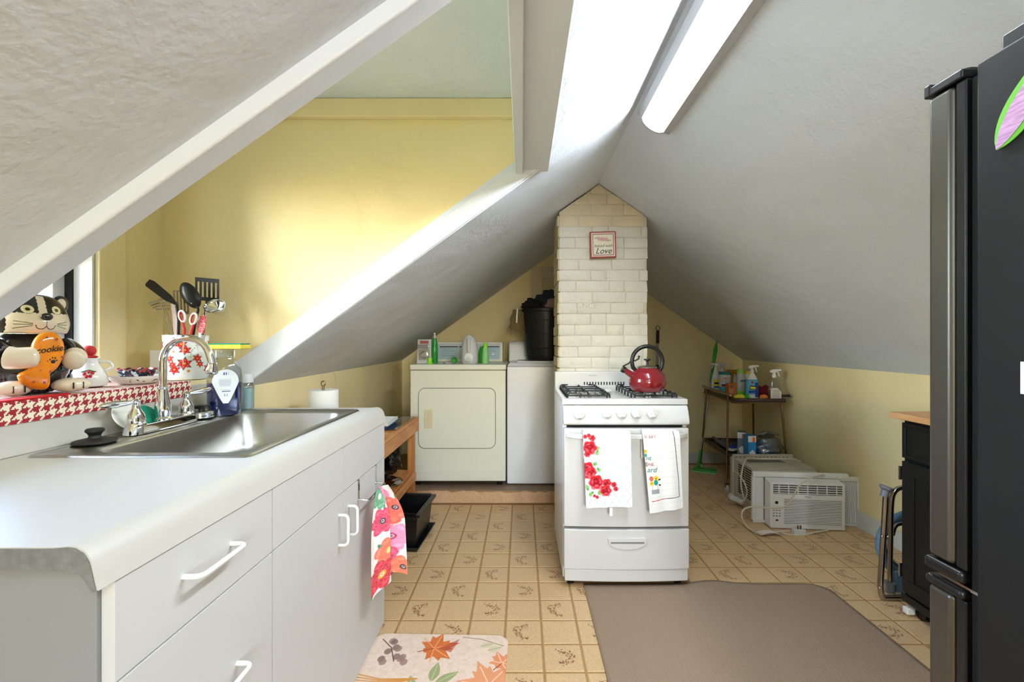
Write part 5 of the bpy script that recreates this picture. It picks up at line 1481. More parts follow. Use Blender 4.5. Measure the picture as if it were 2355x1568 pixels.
s0 = Vector((-.074, 0, .080)); s1 = Vector((-.118, 0, .110)); s2 = Vector((-.132, 0, .118))
spx = obj('spout', MB().cyl(s0, s1, .0175, .0145, 24), M['red'], kt)
obj('whistle', MB().cyl(s1 - Vector((.001, 0, 0)), s2, .018, .017, 24), M['black'], spx)
obj('trigger', MB().tube([s2 + Vector((.004, 0, .012)), (-.098, 0, .145), (-.082, 0, .160), (-.062, 0, .160), (-.045, 0, .170), (-.043, 0, .186)], [.004, .004, .004, .0045, .0045, .006], 10), M['black'], kt)
# spoon rest with ladle bowl
sr = thing('spoon_rest', 'grey spoon lying on a white rest between the burners', 'spoon', (.452, 2.62, .9225))
obj('rest', MB().lathe([(0, 0), (.03, .001), (.040, .008), (.042, .012), (.038, .010), (0, .003)], (.02, -.02, 0), 28, sx=1.0, sy=1.2), M['ceramic'], sr)
obj('spoon', MB().ell((-.01, -.01, .014), .034, .05, .008, 22, 10).tube([(-.012, .03, .015), (-.02, .10, .018), (-.022, .16, .024)], [.006, .005, .005], 8), M['grey'], sr)

# towels over the oven handle
HYf = 2.235 - .055
def oven_towel(name, label, px0, px1, ptop, pbot, paint, seed, skew0, skew1, side_fold=0):
    d = HYf
    A, B = P(px0, ptop, d), P(px1, ptop, d); C, D = P(px0 + skew0, pbot[0], d), P(px1 + skew1, pbot[1], d)
    h0 = A.z
    def f(u, v):
        # v: 0 bottom .. 1 over the bar
        t = 1 - v
        top_ = A.lerp(B, u); bot = C.lerp(D, u); p = top_.lerp(bot, t)
        p.y = d - .010 - .0035 * math.sin(7 * u + seed) * t - .003 * math.sin(13 * u + 2 * seed) * t
        if t < .08: k = t / .08; p.z = p.z - .002 * (1 - k) ; p.y += .012 * (1 - math.sin(k * 1.57))
        return p
    mb = MB().grid(f, paint.w, paint.h)
    o = thing(name, label, 'towel', ((A.x + B.x) / 2, d, h0))
    m = obj('front', mb, M['vc'], o, colors=paint.colors(), world=True, angle=180)
    sm = m.modifiers.new('t', 'SOLIDIFY'); sm.thickness = .004; sm.offset = 1
    bk = MB().grid(lambda u, v: Vector((A.x + .004 + (B.x - A.x - .008) * u, d + .036 + .004 * math.sin(8 * u), h0 - .14 + .14 * v)), 20, 12)
    bk.grid(lambda u, v: Vector((A.x + .004 + (B.x - A.x - .008) * u, d + .0 + .036 * v, h0 + .001 + .003 * math.sin(math.pi * v))), 20, 8)
    bo = obj('back', bk, mat(name + '_back', (226, 224, 220), .95), o, world=True, angle=180); sm = bo.modifiers.new('t', 'SOLIDIFY'); sm.thickness = .003
    return o
W1, H1 = 150, 240
pt = Paint(W1, H1, (240, 240, 240), asp=1.58)
for k in range(-12, 16):
    pt.line([(k * .163 - 1.2, -.6), (k * .163 + .9, 2.6)], .0035, (168, 174, 186)); pt.line([(k * .163 - .9, 2.6), (k * .163 + 1.2, -.6)], .0035, (168, 174, 186))
H = 1.58
for x, y, a in ((.26, H - .36, .5), (.24, H - .42, -.6), (.21, H - .70, 1.0), (.26, H - .80, .2), (.06, H - 1.18, 2.0), (.10, H - 1.25, -1.5), (.26, H - 1.26, -.5), (.30, H - 1.28, .9), (.12, H - .16, .8)):
    pt.leaf(x, y, .10, .04, a, (138, 190, 110)); pt.leaf(x + .02, y, .07, .03, a + 1.2, (110, 164, 90))
for x, y, r in ((.13, H - .33, .135), (.07, H - .46, .06), (.04, H - .80, .17), (.14, H - .84, .10), (.24, H - 1.05, .145), (.47, H - 1.07, .085), (.44, H - 1.23, .11), (.62, H - 1.11, .055), (.66, H - 1.20, .05), (.04, H - .10, .04), (.19, H - .13, .06), (.12, H - .08, .04), (.19, H - 1.33, .03), (.25, H - 1.36, .035)):
    pt.rose(x, y, r)
oven_towel('rose_towel', 'white towel with trellis lines and red roses on the oven handle', 1340, 1449, 992, (1166, 1163), pt, 1.0, 7, 3)
wt = obj('care_tag', MB().box((1401 - CX) * HYf / FPX, (1407.5 - CX) * HYf / FPX, HYf - .012, HYf - .010, P(0, 1184, HYf).z, P(0, 1166, HYf).z), M['paper'])
wt.parent = [o for o in COL.objects if o.name == 'rose_towel'][0]; wt.location = -wt.parent.location
pt = Paint(W1, 260, (232, 231, 228), asp=1.9)
H = 1.9
for k in range(11): pt.line([(0, H - .2 - k * .15), (1, H - .2 - k * .15 + .02 * math.sin(k))], .004, (206, 205, 204), .8)
pt.noise((214, 212, 210), .25, 3)
pt.line([(.83, H), (.86, H - .4), (.88, H - .9), (.90, H - 1.2), (.895, H - 1.60)], .011, (92, 90, 90)); pt.line([(.895, H - 1.60), (.5, H - 1.61)], .009, (92, 90, 90)); pt.line([(.5, H - 1.61), (.10, H - 1.63)], .009, (196, 60, 60))
pt.flower(.26, H - 1.11, .075, (232, 196, 50), (60, 60, 50), 7); pt.flower(.13, H - 1.21, .06, (232, 190, 50), (60, 60, 50), 7); pt.ell(.25, H - 1.20, .055, .06, (24, 150, 146)); pt.flower(.13, H - 1.10, .06, (206, 90, 90), (240, 160, 90), 6)
pt.leaf(.32, H - 1.15, .09, .02, .3, (40, 60, 50)); pt.leaf(.32, H - 1.26, .08, .02, -.2, (40, 60, 50))
pt.rect(.11, .335, H - 1.46, H - 1.36, (150, 156, 160)); pt.line([(.14, H - 1.36), (.15, H - 1.26)], .006, (170, 170, 170)); pt.line([(.30, H - 1.36), (.29, H - 1.26)], .006, (170, 170, 170))
pt.flower(.03, H - .46, .05, (226, 186, 50), (120, 100, 40), 6); pt.ell(.03, H - .55, .03, .04, (24, 150, 146)); pt.rect(0.0, .05, H - .82, H - .70, (170, 174, 176))
tw = oven_towel('saying_towel', 'white towel with teal lettering and a flower pot on the oven handle', 1476, 1561, 991, (1179, 1166), pt, 2.4, 17, 8)
yb_ = HYf - .0205
def tl(key, px, py, size, m, flip=False):
    c = P(px, py, HYf); c.y = yb_
    mb = put_text(key, c, (-1, 0, 0) if flip else (1, 0, 0), (0, 0, -1) if flip else (0, 0, 1), size)
    obj('lettering', mb, m, tw, world=True)
tl('lifeis', 1491.5, 1001.5, .020, M['redm'], True); tl('nt', 1488, 1051, .030, M['inkteal']); tl('one', 1491, 1065.5, .020, M['redm']); tl('ard', 1496, 1078, .034, M['inkteal'])

# sign on the chimney
d = CF - .012
a, b_ = P(1357, 594, d), P(1416, 534, d); w, h = b_.x - a.x, b_.z - a.z
sg_ = thing('wall_sign', 'small square red-framed sign reading baked with Love on the chimney', 'sign', ((a.x + b_.x) / 2, d, a.z))
R2 = Matrix.Rotation(math.radians(-1.5), 3, 'Y')
def sq(k0, k1, y0, y1, m, nm): 
    mb = MB()
    if k1 is None: mb.box(-w / 2 * k0, w / 2 * k0, y0, y1, h / 2 - h / 2 * k0, h / 2 + h / 2 * k0)
    else:
        for q in ((-k0, k0, -k0, -k1), (-k0, k0, k1, k0), (-k0, -k1, -k1, k1), (k1, k0, -k1, k1)): mb.box(w / 2 * q[0], w / 2 * q[1], y0, y1, h / 2 + h / 2 * q[2], h / 2 + h / 2 * q[3])
    mb.xf(lambda v: R2 @ v); return obj(nm, mb, m, sg_, smooth=False)
sq(1, None, -.022, -.001, M['redm'], 'block'); sq(.90, None, -.0235, -.022, mat('sign_cream', (226, 220, 200), .6), 'face'); sq(.82, .77, -.0242, -.0235, M['redm'], 'inner_border')
for key, z, s_ in (('baked', .45, .026), ('love', .25, .052)):
    mb = put_text(key, (0, -.0243, h * z), (1, 0, 0), (0, 0, 1), s_); mb.xf(lambda v: R2 @ v); obj('lettering', mb, M['ink'], sg_)
pr = MB(); 
for i in range(12):
    for j in range(4):
        cx_, cz_ = (-.034 + i * .0058), .010 - j * .0052
        q = Vector((cx_, -.0243, h * .715 + cz_ - cx_ * .12 - .004)); e_ = .0029
        pr.add([q + Vector((-e_, 0, -e_)), q + Vector((e_, 0, -e_)), q + Vector((e_, 0, e_)), q + Vector((-e_, 0, e_))], [(0, 1, 2, 3)], (i + j) % 2)
pr.xf(lambda v: R2 @ v); rp = obj('rolling_pin_print', pr, [M['inkred'], M['paper']], sg_)
mb = MB().box(-.052, -.037, -.0243, -.0238, h * .715 + .004, h * .715 + .008).box(.033, .05, -.0243, -.0238, h * .715 - .012, h * .715 - .008); mb.xf(lambda v: R2 @ v); obj('pin_handles_print', mb, M['grey'], sg_)

# ---------------------------------------------------------------- top of the dryer
dz = dz1 + .0005
def trigger(parent, m, z, s_=1.0, yaw=0.0, m2=None):
    """spray head standing on a neck at height z, nozzle towards local +x rotated by yaw"""
    R = Matrix.Rotation(yaw, 3, 'Z')
    nk = MB().lathe([(.014 * s_, z - .002), (.0145 * s_, z + .018 * s_), (.009 * s_, z + .020 * s_), (.009 * s_, z + .035 * s_)], (0, 0, 0), 18)
    c = obj('collar', nk, m2 or m, parent)
    pts = [(-.030, .034), (-.024, .050), (-.004, .056), (.048, .056), (.050, .044), (.016, .042), (.010, .032), (-.012, .030)]
    hb = MB().prism([R @ Vector((x * s_, -.009 * s_, z + zz * s_)) for x, zz in pts], R @ Vector((0, .018 * s_, 0)))
    h_ = obj('spray_head', hb, m, parent, bevel=.003)
    obj('trigger', MB().tube([R @ Vector((x * s_, 0, z + zz * s_)) for x, zz in ((.022, .042), (.030, .028), (.032, .014), (.040, .004))], [.005 * s_, .0045 * s_, .004 * s_, .003 * s_], 8), m, h_)
def bottle(name, label, loc, prof, m, sx=1.0, sy=1.0, rot=0.0, cat_='bottle', nm='bottle'):
    t = thing(name, label, cat_, loc, rot); obj(nm, MB().lathe(prof, (0, 0, 0), 30, sx=sx, sy=sy), m, t); return t
t = bottle('spray_bottle', 'slim dark green spray bottle with white head on the dryer', (-.712, 3.70, dz), [(.024, 0), (.026, .006), (.026, .12), (.023, .17), (.0165, .19), (.015, .205)], M['liquidgreen'])
trigger(t, M['plastic'], .20, .85, -1.4)
t = thing('measuring_cup', 'lime green measuring cup upside down at the dryer front edge', 'cup', (-.722, 3.555, dz)); obj('cup', MB().lathe([(.022, 0), (.022, .012), (.019, .014), (.0185, .050), (.016, .052), (0, .052)], (0, 0, 0), 24), M['lime'], t)
for k in range(12): obj('rib', MB().cyl((.0222 * math.cos(k * .5236), .0222 * math.sin(k * .5236), .001), (.0222 * math.cos(k * .5236), .0222 * math.sin(k * .5236), .011), .0016, n=6), M['lime'], t)
t = thing('bottle_cap', 'green screw cap lying on its side on the dryer', 'cap', (-.545, 3.66, dz + .0245)); mb = MB().lathe([(0, 0), (.020, 0), (.024, .004), (.024, .034), (.0205, .034), (.0205, .005), (0, .004)], (0, 0.02, 0), 26, R=Matrix.Rotation(math.radians(80), 3, 'X')); obj('shell', mb, M['green'], t)
t = thing('detergent_jug', 'white detergent jug with hollow handle and tap on the dryer', 'jug', (-.428, 3.70, dz))
W = [(.058, 0), (.066, .01), (.068, .05), (.066, .12), (.058, .17), (.045, .205), (.030, .222), (.0, .228)]
obj('body', MB().lathe(W, (0, 0, 0), 36, sx=1.0, sy=.72), M['plasticg'], t)
obj('handle', MB().tube([(0, -.040, .21), (0, -.060, .19), (0, -.063, .14), (0, -.056, .095)], [.014, .014, .0135, .013], 14), M['plasticg'], t)
obj('filler_cap', MB().lathe([(.019, 0), (.019, .012), (.016, .014), (0, .014)], (0, -.036, .205), 24, R=Matrix.Rotation(math.radians(75), 3, 'X')), M['plastic'], t)
tp = obj('tap_cap', MB().lathe([(.036, 0), (.036, .006), (.030, .010), (0, .010)], (0, -.047, .048), 30, R=Matrix.Rotation(math.radians(90), 3, 'X')), M['plastic'], t)
obj('tap', MB().box(-.016, .016, -.072, -.056, .018, .036).cyl((0, -.058, .042), (0, -.066, .042), .010, n=16), M['plasticg'], tp, bevel=.002)
t = bottle('fabric_bottle', 'dark green bottle half hidden beside the detergent jug', (-.335, 3.76, dz), [(.026, 0), (.028, .01), (.028, .08), (.020, .11), (.015, .125), (.015, .135), (0, .135)], M['green'])
t = bottle('softener_bottle', 'pale green ribbed bottle with yellow-green cap on the dryer', (-.298, 3.69, dz), [(.028, 0), (.030, .008), (.0275, .05), (.026, .10), (.024, .118), (.018, .128)], M['palegreen'])
obj('cap', MB().lathe([(.0195, .126), (.0195, .134), (.017, .136), (.0165, .165), (0, .166)], (0, 0, 0), 22), M['lime'], t)
t = thing('key_ring', 'bunch of steel keys lying on the dryer', 'keys', (-.63, 3.66, dz))
obj('ring', MB().tube([(.014 * math.cos(a), .014 * math.sin(a), .003) for a in [k * .449 for k in range(14)]], .0015, 6, closed=True), M['chrome'], t)
for k in range(3): obj('key', MB().box(.012, .058, -.005, .005, .001 + .002 * k, .0028 + .002 * k, R=Matrix.Rotation(k * .6 - .5, 3, 'Z')), M['nickel'], t)

# laundry basket on the washer, garments
bp = Vector((.205, 3.86, 1.0565))
lb_ = thing('laundry_basket', 'tall glossy black laundry basket standing on the washing machine', 'laundry basket', bp)
obj('tub', MB().lathe([(.150, 0), (.165, .008), (.172, .04), (.205, .40), (.222, .405), (.224, .425), (.214, .428), (.196, .40), (.165, .03), (0, .02)], (0, 0, 0), 44, sy=.9), M['black'], lb_)
for z in (.10, .22, .33):
    r_ = .172 + (z - .04) / .36 * .033
    obj('hoop', MB().tube([((r_ + .002) * math.cos(a), (r_ + .002) * .9 * math.sin(a), z) for a in [2 * math.pi * k / 44 for k in range(44)]], .0025, 6, closed=True), M['black'], lb_)
for k in range(18):
    a = 2 * math.pi * k / 18
    obj('rib', MB().tube([(.170 * math.cos(a), .153 * math.sin(a), .03), (.2015 * math.cos(a), .1815 * math.sin(a), .36)], .003, 6), M['black'], lb_)
def rumple(name, label, c, rx, ry, rz, m, seed, cat_='clothing'):
    r = random.Random(seed); ph = [r.uniform(0, 6.3) for _ in range(8)]
    mb = MB().ell((0, 0, 0), 1, 1, 1, 48, 28)
    def w(v):
        k = 1 + .13 * math.sin(5 * v.x + ph[0] + 3 * v.z) + .10 * math.sin(8 * v.y + ph[1] + 4 * v.x) + .07 * math.sin(13 * v.z + ph[2] + 6 * v.x) + .04 * math.sin(21 * v.x + 9 * v.y + ph[3])
        return Vector((v.x * rx * k, v.y * ry * k, v.z * rz * k))
    mb.xf(w); o = obj(name, mb, m, loc=c, angle=180); return tag(o, label, cat_)
rumple('black_garment', 'black crumpled garment heaped at the left of the laundry basket', bp + Vector((-.110, -.04, .462)), .085, .10, .052, M['cloth2'], 1)
rumple('navy_shirt', 'dark blue shirt piled highest in the laundry basket', bp + Vector((.045, .0, .500)), .13, .13, .085, M['cloth1'], 2)
rumple('pink_garment', 'dusty pink garment tucked at the front of the basket', bp + Vector((.070, -.13, .455)), .085, .045, .05, M['cloth3'], 3)
t = thing('olive_shorts', 'olive garment with a white drawstring draped over the basket rim', 'clothing', bp + Vector((-.215, -.06, .27)))
mb = MB().grid(lambda u, v: Vector((-.070 + .085 * u - .03 * (1 - v) * (1 - u) + .004 * math.sin(9 * v), -.03 + .03 * u + .008 * math.sin(8 * u), .150 * v - .05 * u * (1 - v))), 24, 20); o = obj('cloth', mb, M['cloth4'], t, angle=180); sm = o.modifiers.new('t', 'SOLIDIFY'); sm.thickness = .006
obj('drawstring', MB().tube([(-.030, -.045, .155), (-.034, -.05, .10), (-.036, -.05, .04)], .006, 8), M['paper'], t)

# ---------------------------------------------------------------- on and under the workbench
bt = bz + .0005
t = thing('paper_towel', 'white paper towel roll on a bronze stand behind the counter', 'paper towel', (-1.008, 2.305, bt))
obj('roll', MB().lathe([(.072, .018), (.073, .022), (.073, .296), (.072, .300), (.022, .300), (.022, .018)], (0, 0, 0), 48), M['towelpaper'], t)
obj('stand', MB().lathe([(.075, 0), (.075, .008), (.01, .014), (.006, .02), (.006, .322), (0, .322)], (0, 0, 0), 30), M['brass'], t)
obj('loop', MB().tube([(.010 * math.cos(a), 0, .331 + .012 * math.sin(a)) for a in [2 * math.pi * k / 20 for k in range(20)]], .003, 8, closed=True), M['brass'], t)
t = thing('glass_board', 'dark glass cutting board lying on the workbench end', 'cutting board', (-.93, 3.02, bt))
obj('plate', MB().box(-.16, .155, -.235, .26, .0, .006), M['thinsmoke'], t, bevel=.002)
for i in range(6):
    for j in range(4): obj('dimple', MB().lathe([(.006, .0062), (.004, .0068), (0, .007)], (.05 + .025 * j, .02 + .035 * i, 0), 10), M['plasticg'], t)
t = thing('blue_tray', 'blue plastic tray under the white organiser on the workbench', 'tray', (-.935, 2.905, bt + .0065))
obj('tray', MB().hexa([(-.10, -.13, 0), (.10, -.13, 0), (.10, .11, 0), (-.10, .11, 0)], [(-.115, -.145, .022), (.115, -.145, .022), (.115, .125, .022), (-.115, .125, .022)]), M['blue'], t, bevel=.004)
t = thing('drawer_organiser', 'white ribbed plastic organiser stacked on the blue tray', 'organiser', (-.94, 2.90, bt + .0292), .05)
obj('tray', MB().box(-.12, .12, -.15, .125, 0, .010), M['plastic'], t, bevel=.003)
for k in range(6): obj('rib', MB().box(-.115, .115, -.145 + .045 * k, -.141 + .045 * k, .0101, .024), M['plastic'], t)
for x in (-.118, -.04, .04, .115): obj('divider', MB().box(x, x + .003, -.146, .12, .0101, .022), M['plastic'], t)
t = thing('wood_board', 'pale wooden cutting board lying near the workbench front', 'cutting board', (-.96, 2.50, bt)); obj('board', MB().box(-.2, .175, -.17, .16, 0, .012), M['butcher'], t, bevel=.003)
t = thing('pot_lid', 'brown glass pot lid with a black knob on the bench shelf', 'lid', (-.92, 2.97, .2865))
obj('dome', MB().lathe([(.132, .008), (.12, .018), (.08, .032), (.03, .040), (0, .041)], (0, 0, 0), 40), M['thinlid'], t); obj('rim', MB().tube([(.133 * math.cos(a), .133 * math.sin(a), .006) for a in [2 * math.pi * k / 48 for k in range(48)]], .0055, 8, closed=True), M['nickel'], t)
obj('knob', MB().lathe([(.012, .040), (.010, .052), (.026, .058), (.030, .068), (.026, .078), (0, .081)], (0, 0, 0), 26), M['knob'], t)
def bag(name, label, c, rx, ry, rz, m, seed, cat_='bag', amp=1.0):
    r = random.Random(seed); ph = [r.uniform(0, 6.3) for _ in range(8)]
    mb = MB().ell((0, 0, 0), 1, 1, 1, 60, 36)
    def w(v):
        k = 1 + amp * (.06 * math.sin(7 * v.x + 5 * v.z + ph[0]) + .05 * math.sin(11 * v.z + 6 * v.y + ph[1]) + .04 * abs(math.sin(14 * v.x + 9 * v.y + ph[2])) + .03 * math.sin(23 * v.z + 12 * v.x + ph[3]))
        z = v.z * k
        if z < -.75: z = -.75 - (z + .75) * .05
        return Vector((v.x * rx * k, v.y * ry * k, (z + .75) / 1.75 * rz * 2))
    mb.xf(w); return obj(name, mb, m, loc=c, angle=180)
tag(bag('trash_bag', '', (-1.0, 3.185, .2868), .15, .065, .135, M['bagblack'], 5), 'shiny black trash bag stuffed on the bench shelf behind the lid', 'bag')
bx_ = thing('plastic_bin', 'black plastic storage bin with stepped rim on the floor under the bench', 'bin', (-.74, 2.79, 0), math.radians(-4))
def tub(x0, x1, y0, y1, h, th, fl):
    mb = MB(); o0 = [(x0, y0), (x1, y0), (x1, y1), (x0, y1)]; cx_, cy_ = (x0 + x1) / 2, (y0 + y1) / 2
    sc = lambda k, pts: [(cx_ + (a - cx_) * k, cy_ + (b - cy_) * k) for a, b in pts]
    r0 = [(a, b, 0) for a, b in sc(.86, o0)]; r1 = [(a, b, h) for a, b in o0]; r2 = [(a, b, h) for a, b in sc(1 - th, o0)]; r3 = [(a, b, .006) for a, b in sc(.86 - th, o0)]
    mb.add(r0 + r1 + r2 + r3, [(4 * j + i, 4 * j + (i + 1) % 4, 4 * j + 4 + (i + 1) % 4, 4 * j + 4 + i) for j in range(3) for i in range(4)] + [(0, 1, 2, 3), (12, 13, 14, 15)])
    return mb
obj('lower_tray', tub(-.15, .165, -.185, .19, .035, .05, 0), M['black'], bx_, bevel=.004)
obj('body', tub(-.13, .15, -.165, .165, .215, .06, 0).xf(lambda v: v + Vector((0, 0, .008))), M['black'], bx_, bevel=.004)
obj('rim', MB().box(-.148, -.122, -.185, .185, .21, .226).box(.142, .168, -.185, .185, .205, .221).box(-.12, .14, -.186, -.162, .19, .206).box(-.12, .14, .162, .186, .21, .226), M['black'], bx_, bevel=.004)
# ---------------------------------------------------------------- right side: mops, cart of cleaners, air conditioners, stool
# green floor mop leaning in the corner
t = thing('floor_mop', 'green and silver flat floor mop leaning against the yellow corner', 'mop', (1.655, 4.27, 0))
o_ = t.location
top_ = Vector((1.905, 4.46, 1.205)) - o_; bot = Vector((.0, 0, .06))
L_ = lambda k: bot.lerp(top_, k)
obj('pole', MB().tube([L_(.12), L_(.66)], .0075, 12), M['steel'], t)
obj('grip', MB().tube([L_(.66), L_(.70), L_(.84), L_(.93), L_(.97), L_(1)], [.009, .011, .013, .019, .012, .006], 12), M['green'], t)
obj('hook', MB().tube([L_(1), L_(1.012) + Vector((.008, 0, .003)), L_(1.0) + Vector((.016, 0, .004))], .003, 6), M['grey'], t)
obj('socket', MB().tube([bot + Vector((0, 0, -.02)), L_(.04), L_(.12)], [.016, .012, .010], 12), M['green'], t)
R = Matrix.Rotation(math.radians(-28), 3, 'Z')
hd_ = obj('head', MB().hexa([R @ Vector(p) for p in ((-.05, -.055, .012), (.155, -.055, .012), (.155, .05, .012), (-.05, .05, .012))], [R @ Vector(p) for p in ((-.045, -.05, .028), (.15, -.05, .028), (.15, .045, .028), (-.045, .045, .028))]), M['green'], t, bevel=.004)
obj('pad', MB().box(-.055, .16, -.06, .055, .0005, .0115, R=R), M['palegreen'], t, bevel=.002)
# pole with black grip behind the stove
t = thing('broom_pole', 'grey pole with a black grip and hanging eye behind the stove', 'broom', (1.30, 4.44, 0))
o_ = t.location; a = Vector((0, 0, 0)); b = P(1513, 760, 4.45) - o_
obj('pole', MB().tube([a + Vector((0, 0, .03)), b], .012, 14), mat('grey_pole', (150, 154, 158), .4), t)
k = b.normalized()
obj('grip', MB().tube([b - k * .125, b], .0155, 14), M['black'], t); obj('grip', MB().tube([b - k * .41, b - k * .335], .016, 14), M['black'], t)
obj('eye', MB().tube([b + Vector((.020 * math.cos(q), 0, .024 + .022 * math.sin(q))) for q in [2 * math.pi * i / 18 for i in range(18)]], .004, 8, closed=True), M['grey'], t)
obj('broom_head', MB().box(-.12, .12, -.025, .025, .0, .05), M['grey'], t, bevel=.006)

# two-tier serving cart
TZ = .732
sc_ = thing('serving_cart', 'two-tier cart with brown trays and brass tube legs by the right wall', 'serving cart', (1.925, 4.00, 0), math.radians(-3.5))
hwx, hly = .20, .36
def tray(z, nm):
    mb = MB()
    mb.box(-hwx, hwx, -hly, hly, z - .006, z)
    mb.box(-hwx, -hwx + .006, -hly, hly, z, z + .026); mb.box(hwx - .006, hwx, -hly, hly, z, z + .026)
    mb.box(-hwx + .006, hwx - .006, -hly, -hly + .006, z, z + .026); mb.box(-hwx + .006, hwx - .006, hly - .006, hly, z, z + .026)
    tr_ = obj(nm, mb, M['brown'], sc_, bevel=.002)
    rr = rrect(2 * hwx + .02, 2 * hly + .02, .03, 5)
    obj('rail', MB().tube([(x, y, z - .010) for x, y in rr], .006, 8, closed=True), M['brass'], tr_)
tray(TZ, 'top_tray'); tray(.262, 'bottom_tray')
for sx, sy in ((-1, -1), (-1, 1), (1, -1), (1, 1)):
    x0, y0 = sx * (hwx + .012), sy * (hly - .10)
    bx0_ = x0 + sx * .035
    lg = obj('leg', MB().tube([(bx0_, y0 + sy * .06, .062), (x0, y0, TZ - .02)] + ([(x0, y0, TZ + .04)] if sx < 0 else []), .0085, 10), M['brass'], sc_)
    wv = obj('wheel', MB().cyl((bx0_ - .008, y0 + sy * .06, .026), (bx0_ + .008, y0 + sy * .06, .026), .026, n=20), M['plasticg'], lg)
    obj('wheel_fork', MB().box(bx0_ - .014, bx0_ + .014, y0 + sy * .06 - .012, y0 + sy * .06 + .012, .030, .066), M['brass'], lg, bevel=.004)
obj('handle', MB().tube(spline([(-hwx - .012, hly - .02, TZ + .05), (-hwx - .012, hly - .10, TZ + .046), (-hwx - .012, -hly + .10, TZ + .046), (-hwx - .012, -hly + .04, TZ + .042)], 5), .013, 10), M['brass'], sc_)
CT = TZ + .0008
def at(px, d_): return ((px - CX) * d_ / FPX, d_)
def on(px, d_, z=CT): x, y = at(px, d_); return Vector((x, y, z))
def lines(t, w, y, z0, z1, n, m, x0=0.0):
    for k in range(n):
        z = z0 + (z1 - z0) * k / max(1, n - 1); obj('text_line', MB().box(x0 - w * (.5 - .04 * (k % 3)), x0 + w * (.5 - .05 * ((k * 2) % 3)), y - .0006, y, z, z + .0026), m, t)
# white sprayer at the back
t = bottle('cleaner_spray', 'white spray bottle with yellow label at the back of the cart', on(1646, 4.24), [(.036, 0), (.038, .008), (.037, .10), (.028, .17), (.015, .21), (.014, .225)], M['plastic'], sx=1.1, sy=.7)
trigger(t, M['plastic'], .222, 1.0, math.pi); lb2 = obj('label', MB().box(-.030, .030, -.0285, -.0268, .05, .13), M['yellow'], t); obj('label_band', MB().box(-.024, .024, -.0292, -.0286, .085, .102), M['ink'], t); obj('label_foot', MB().box(-.03, .03, -.0290, -.0286, .05, .066), M['blue'], t)
t = bottle('spray_refill', 'white nozzle-capped bottle behind the wipes canister', on(1660, 4.31), [(.030, 0), (.032, .01), (.031, .15), (.018, .20), (.014, .22)], M['plastic']); trigger(t, M['plasticg'], .218, 1.0, .3)
# wipes
t = thing('wipes_canister', 'white and teal wipes canister with dark teal lid on the cart', 'canister', on(1667, 4.16))
obj('can', MB().lathe([(.049, 0), (.051, .004), (.051, .178), (.049, .180)], (0, 0, 0), 40), M['plastic'], t); obj('lid', MB().lathe([(.0525, .178), (.0525, .196), (.050, .202), (0, .203)], (0, 0, 0), 40), M['teal'], t)
def wrap(r, z0, z1, a0, a1, m, nm, par, n=20):
    mb = MB(); A_ = [math.radians(a0 + (a1 - a0) * i / n) for i in range(n + 1)]
    mb.add([(r * math.cos(a), r * math.sin(a), z0) for a in A_] + [(r * math.cos(a), r * math.sin(a), z1) for a in A_], [(i, i + 1, n + 2 + i, n + 1 + i) for i in range(n)]); return obj(nm, mb, m, par, angle=180)
wrap(.0516, .004, .07, 180, 360, mat('teal_label', (96, 188, 196), .4), 'teal_band', t); wrap(.0520, .072, .084, 215, 255, M['inkred'], 'red_flash', t); wrap(.0519, .084, .094, 215, 270, M['inkblue'], 'blue_flash', t)
def curved_text(key, r, a0, z, size, m, par, nm='lettering'):
    mb = MB(); mb.merge(TX[key], lambda v: Vector((r * math.cos(math.radians(a0) + v.x * size / r), r * math.sin(math.radians(a0) + v.x * size / r), z + v.y * size))); obj(nm, mb, m, par)
curved_text('hdx', .0522, 262, .142, .034, M['inkorange'], t); curved_text('wipes', .0522, 268, .112, .016, M['inkblue'], t)
t = thing('mustard_box', 'mustard yellow carton standing behind the aerosol can', 'box', on(1686, 4.27), .2); obj('carton', MB().box(-.05, .045, -.025, .025, 0, .215), M['amber'], t, bevel=.002); lines(t, .06, -.0252, .05, .18, 8, M['brown'])
t = bottle('grey_nozzle_bottle', 'small grey bottle with a pointed nozzle beside the wipes', on(1690, 4.12), [(.014, 0), (.0145, .005), (.0145, .14), (.010, .155), (.004, .185), (0, .187)], M['plasticg'])
# aerosol
t = thing('aerosol_can', 'white aerosol can with lime green cap on the cart', 'aerosol can', on(1703, 3.98))
obj('can', MB().lathe([(.032, 0), (.034, .004), (.034, .185), (.030, .196), (.028, .200)], (0, 0, 0), 32), M['plasticg'], t); obj('cap', MB().lathe([(.0295, .199), (.0295, .232), (.026, .240), (0, .241)], (0, 0, 0), 28), mat('cap_lime', (166, 210, 92), .4), t); wrap(.0345, .012, .05, 180, 360, M['lime'], 'green_band', t); wrap(.0346, .13, .145, 240, 330, M['teal'], 'name_band', t)
t = thing('spray_starch_can', 'white can with a yellow cap behind the blue spray bottle', 'aerosol can', on(1719, 4.08)); obj('can', MB().lathe([(.030, 0), (.032, .004), (.032, .185), (.028, .195)], (0, 0, 0), 28), M['plastic'], t); obj('cap', MB().lathe([(.031, .188), (.031, .212), (0, .214)], (0, 0, 0), 28), M['yellow'], t); wrap(.0324, .06, .14, 200, 330, M['inkgrey'], 'label_band', t)
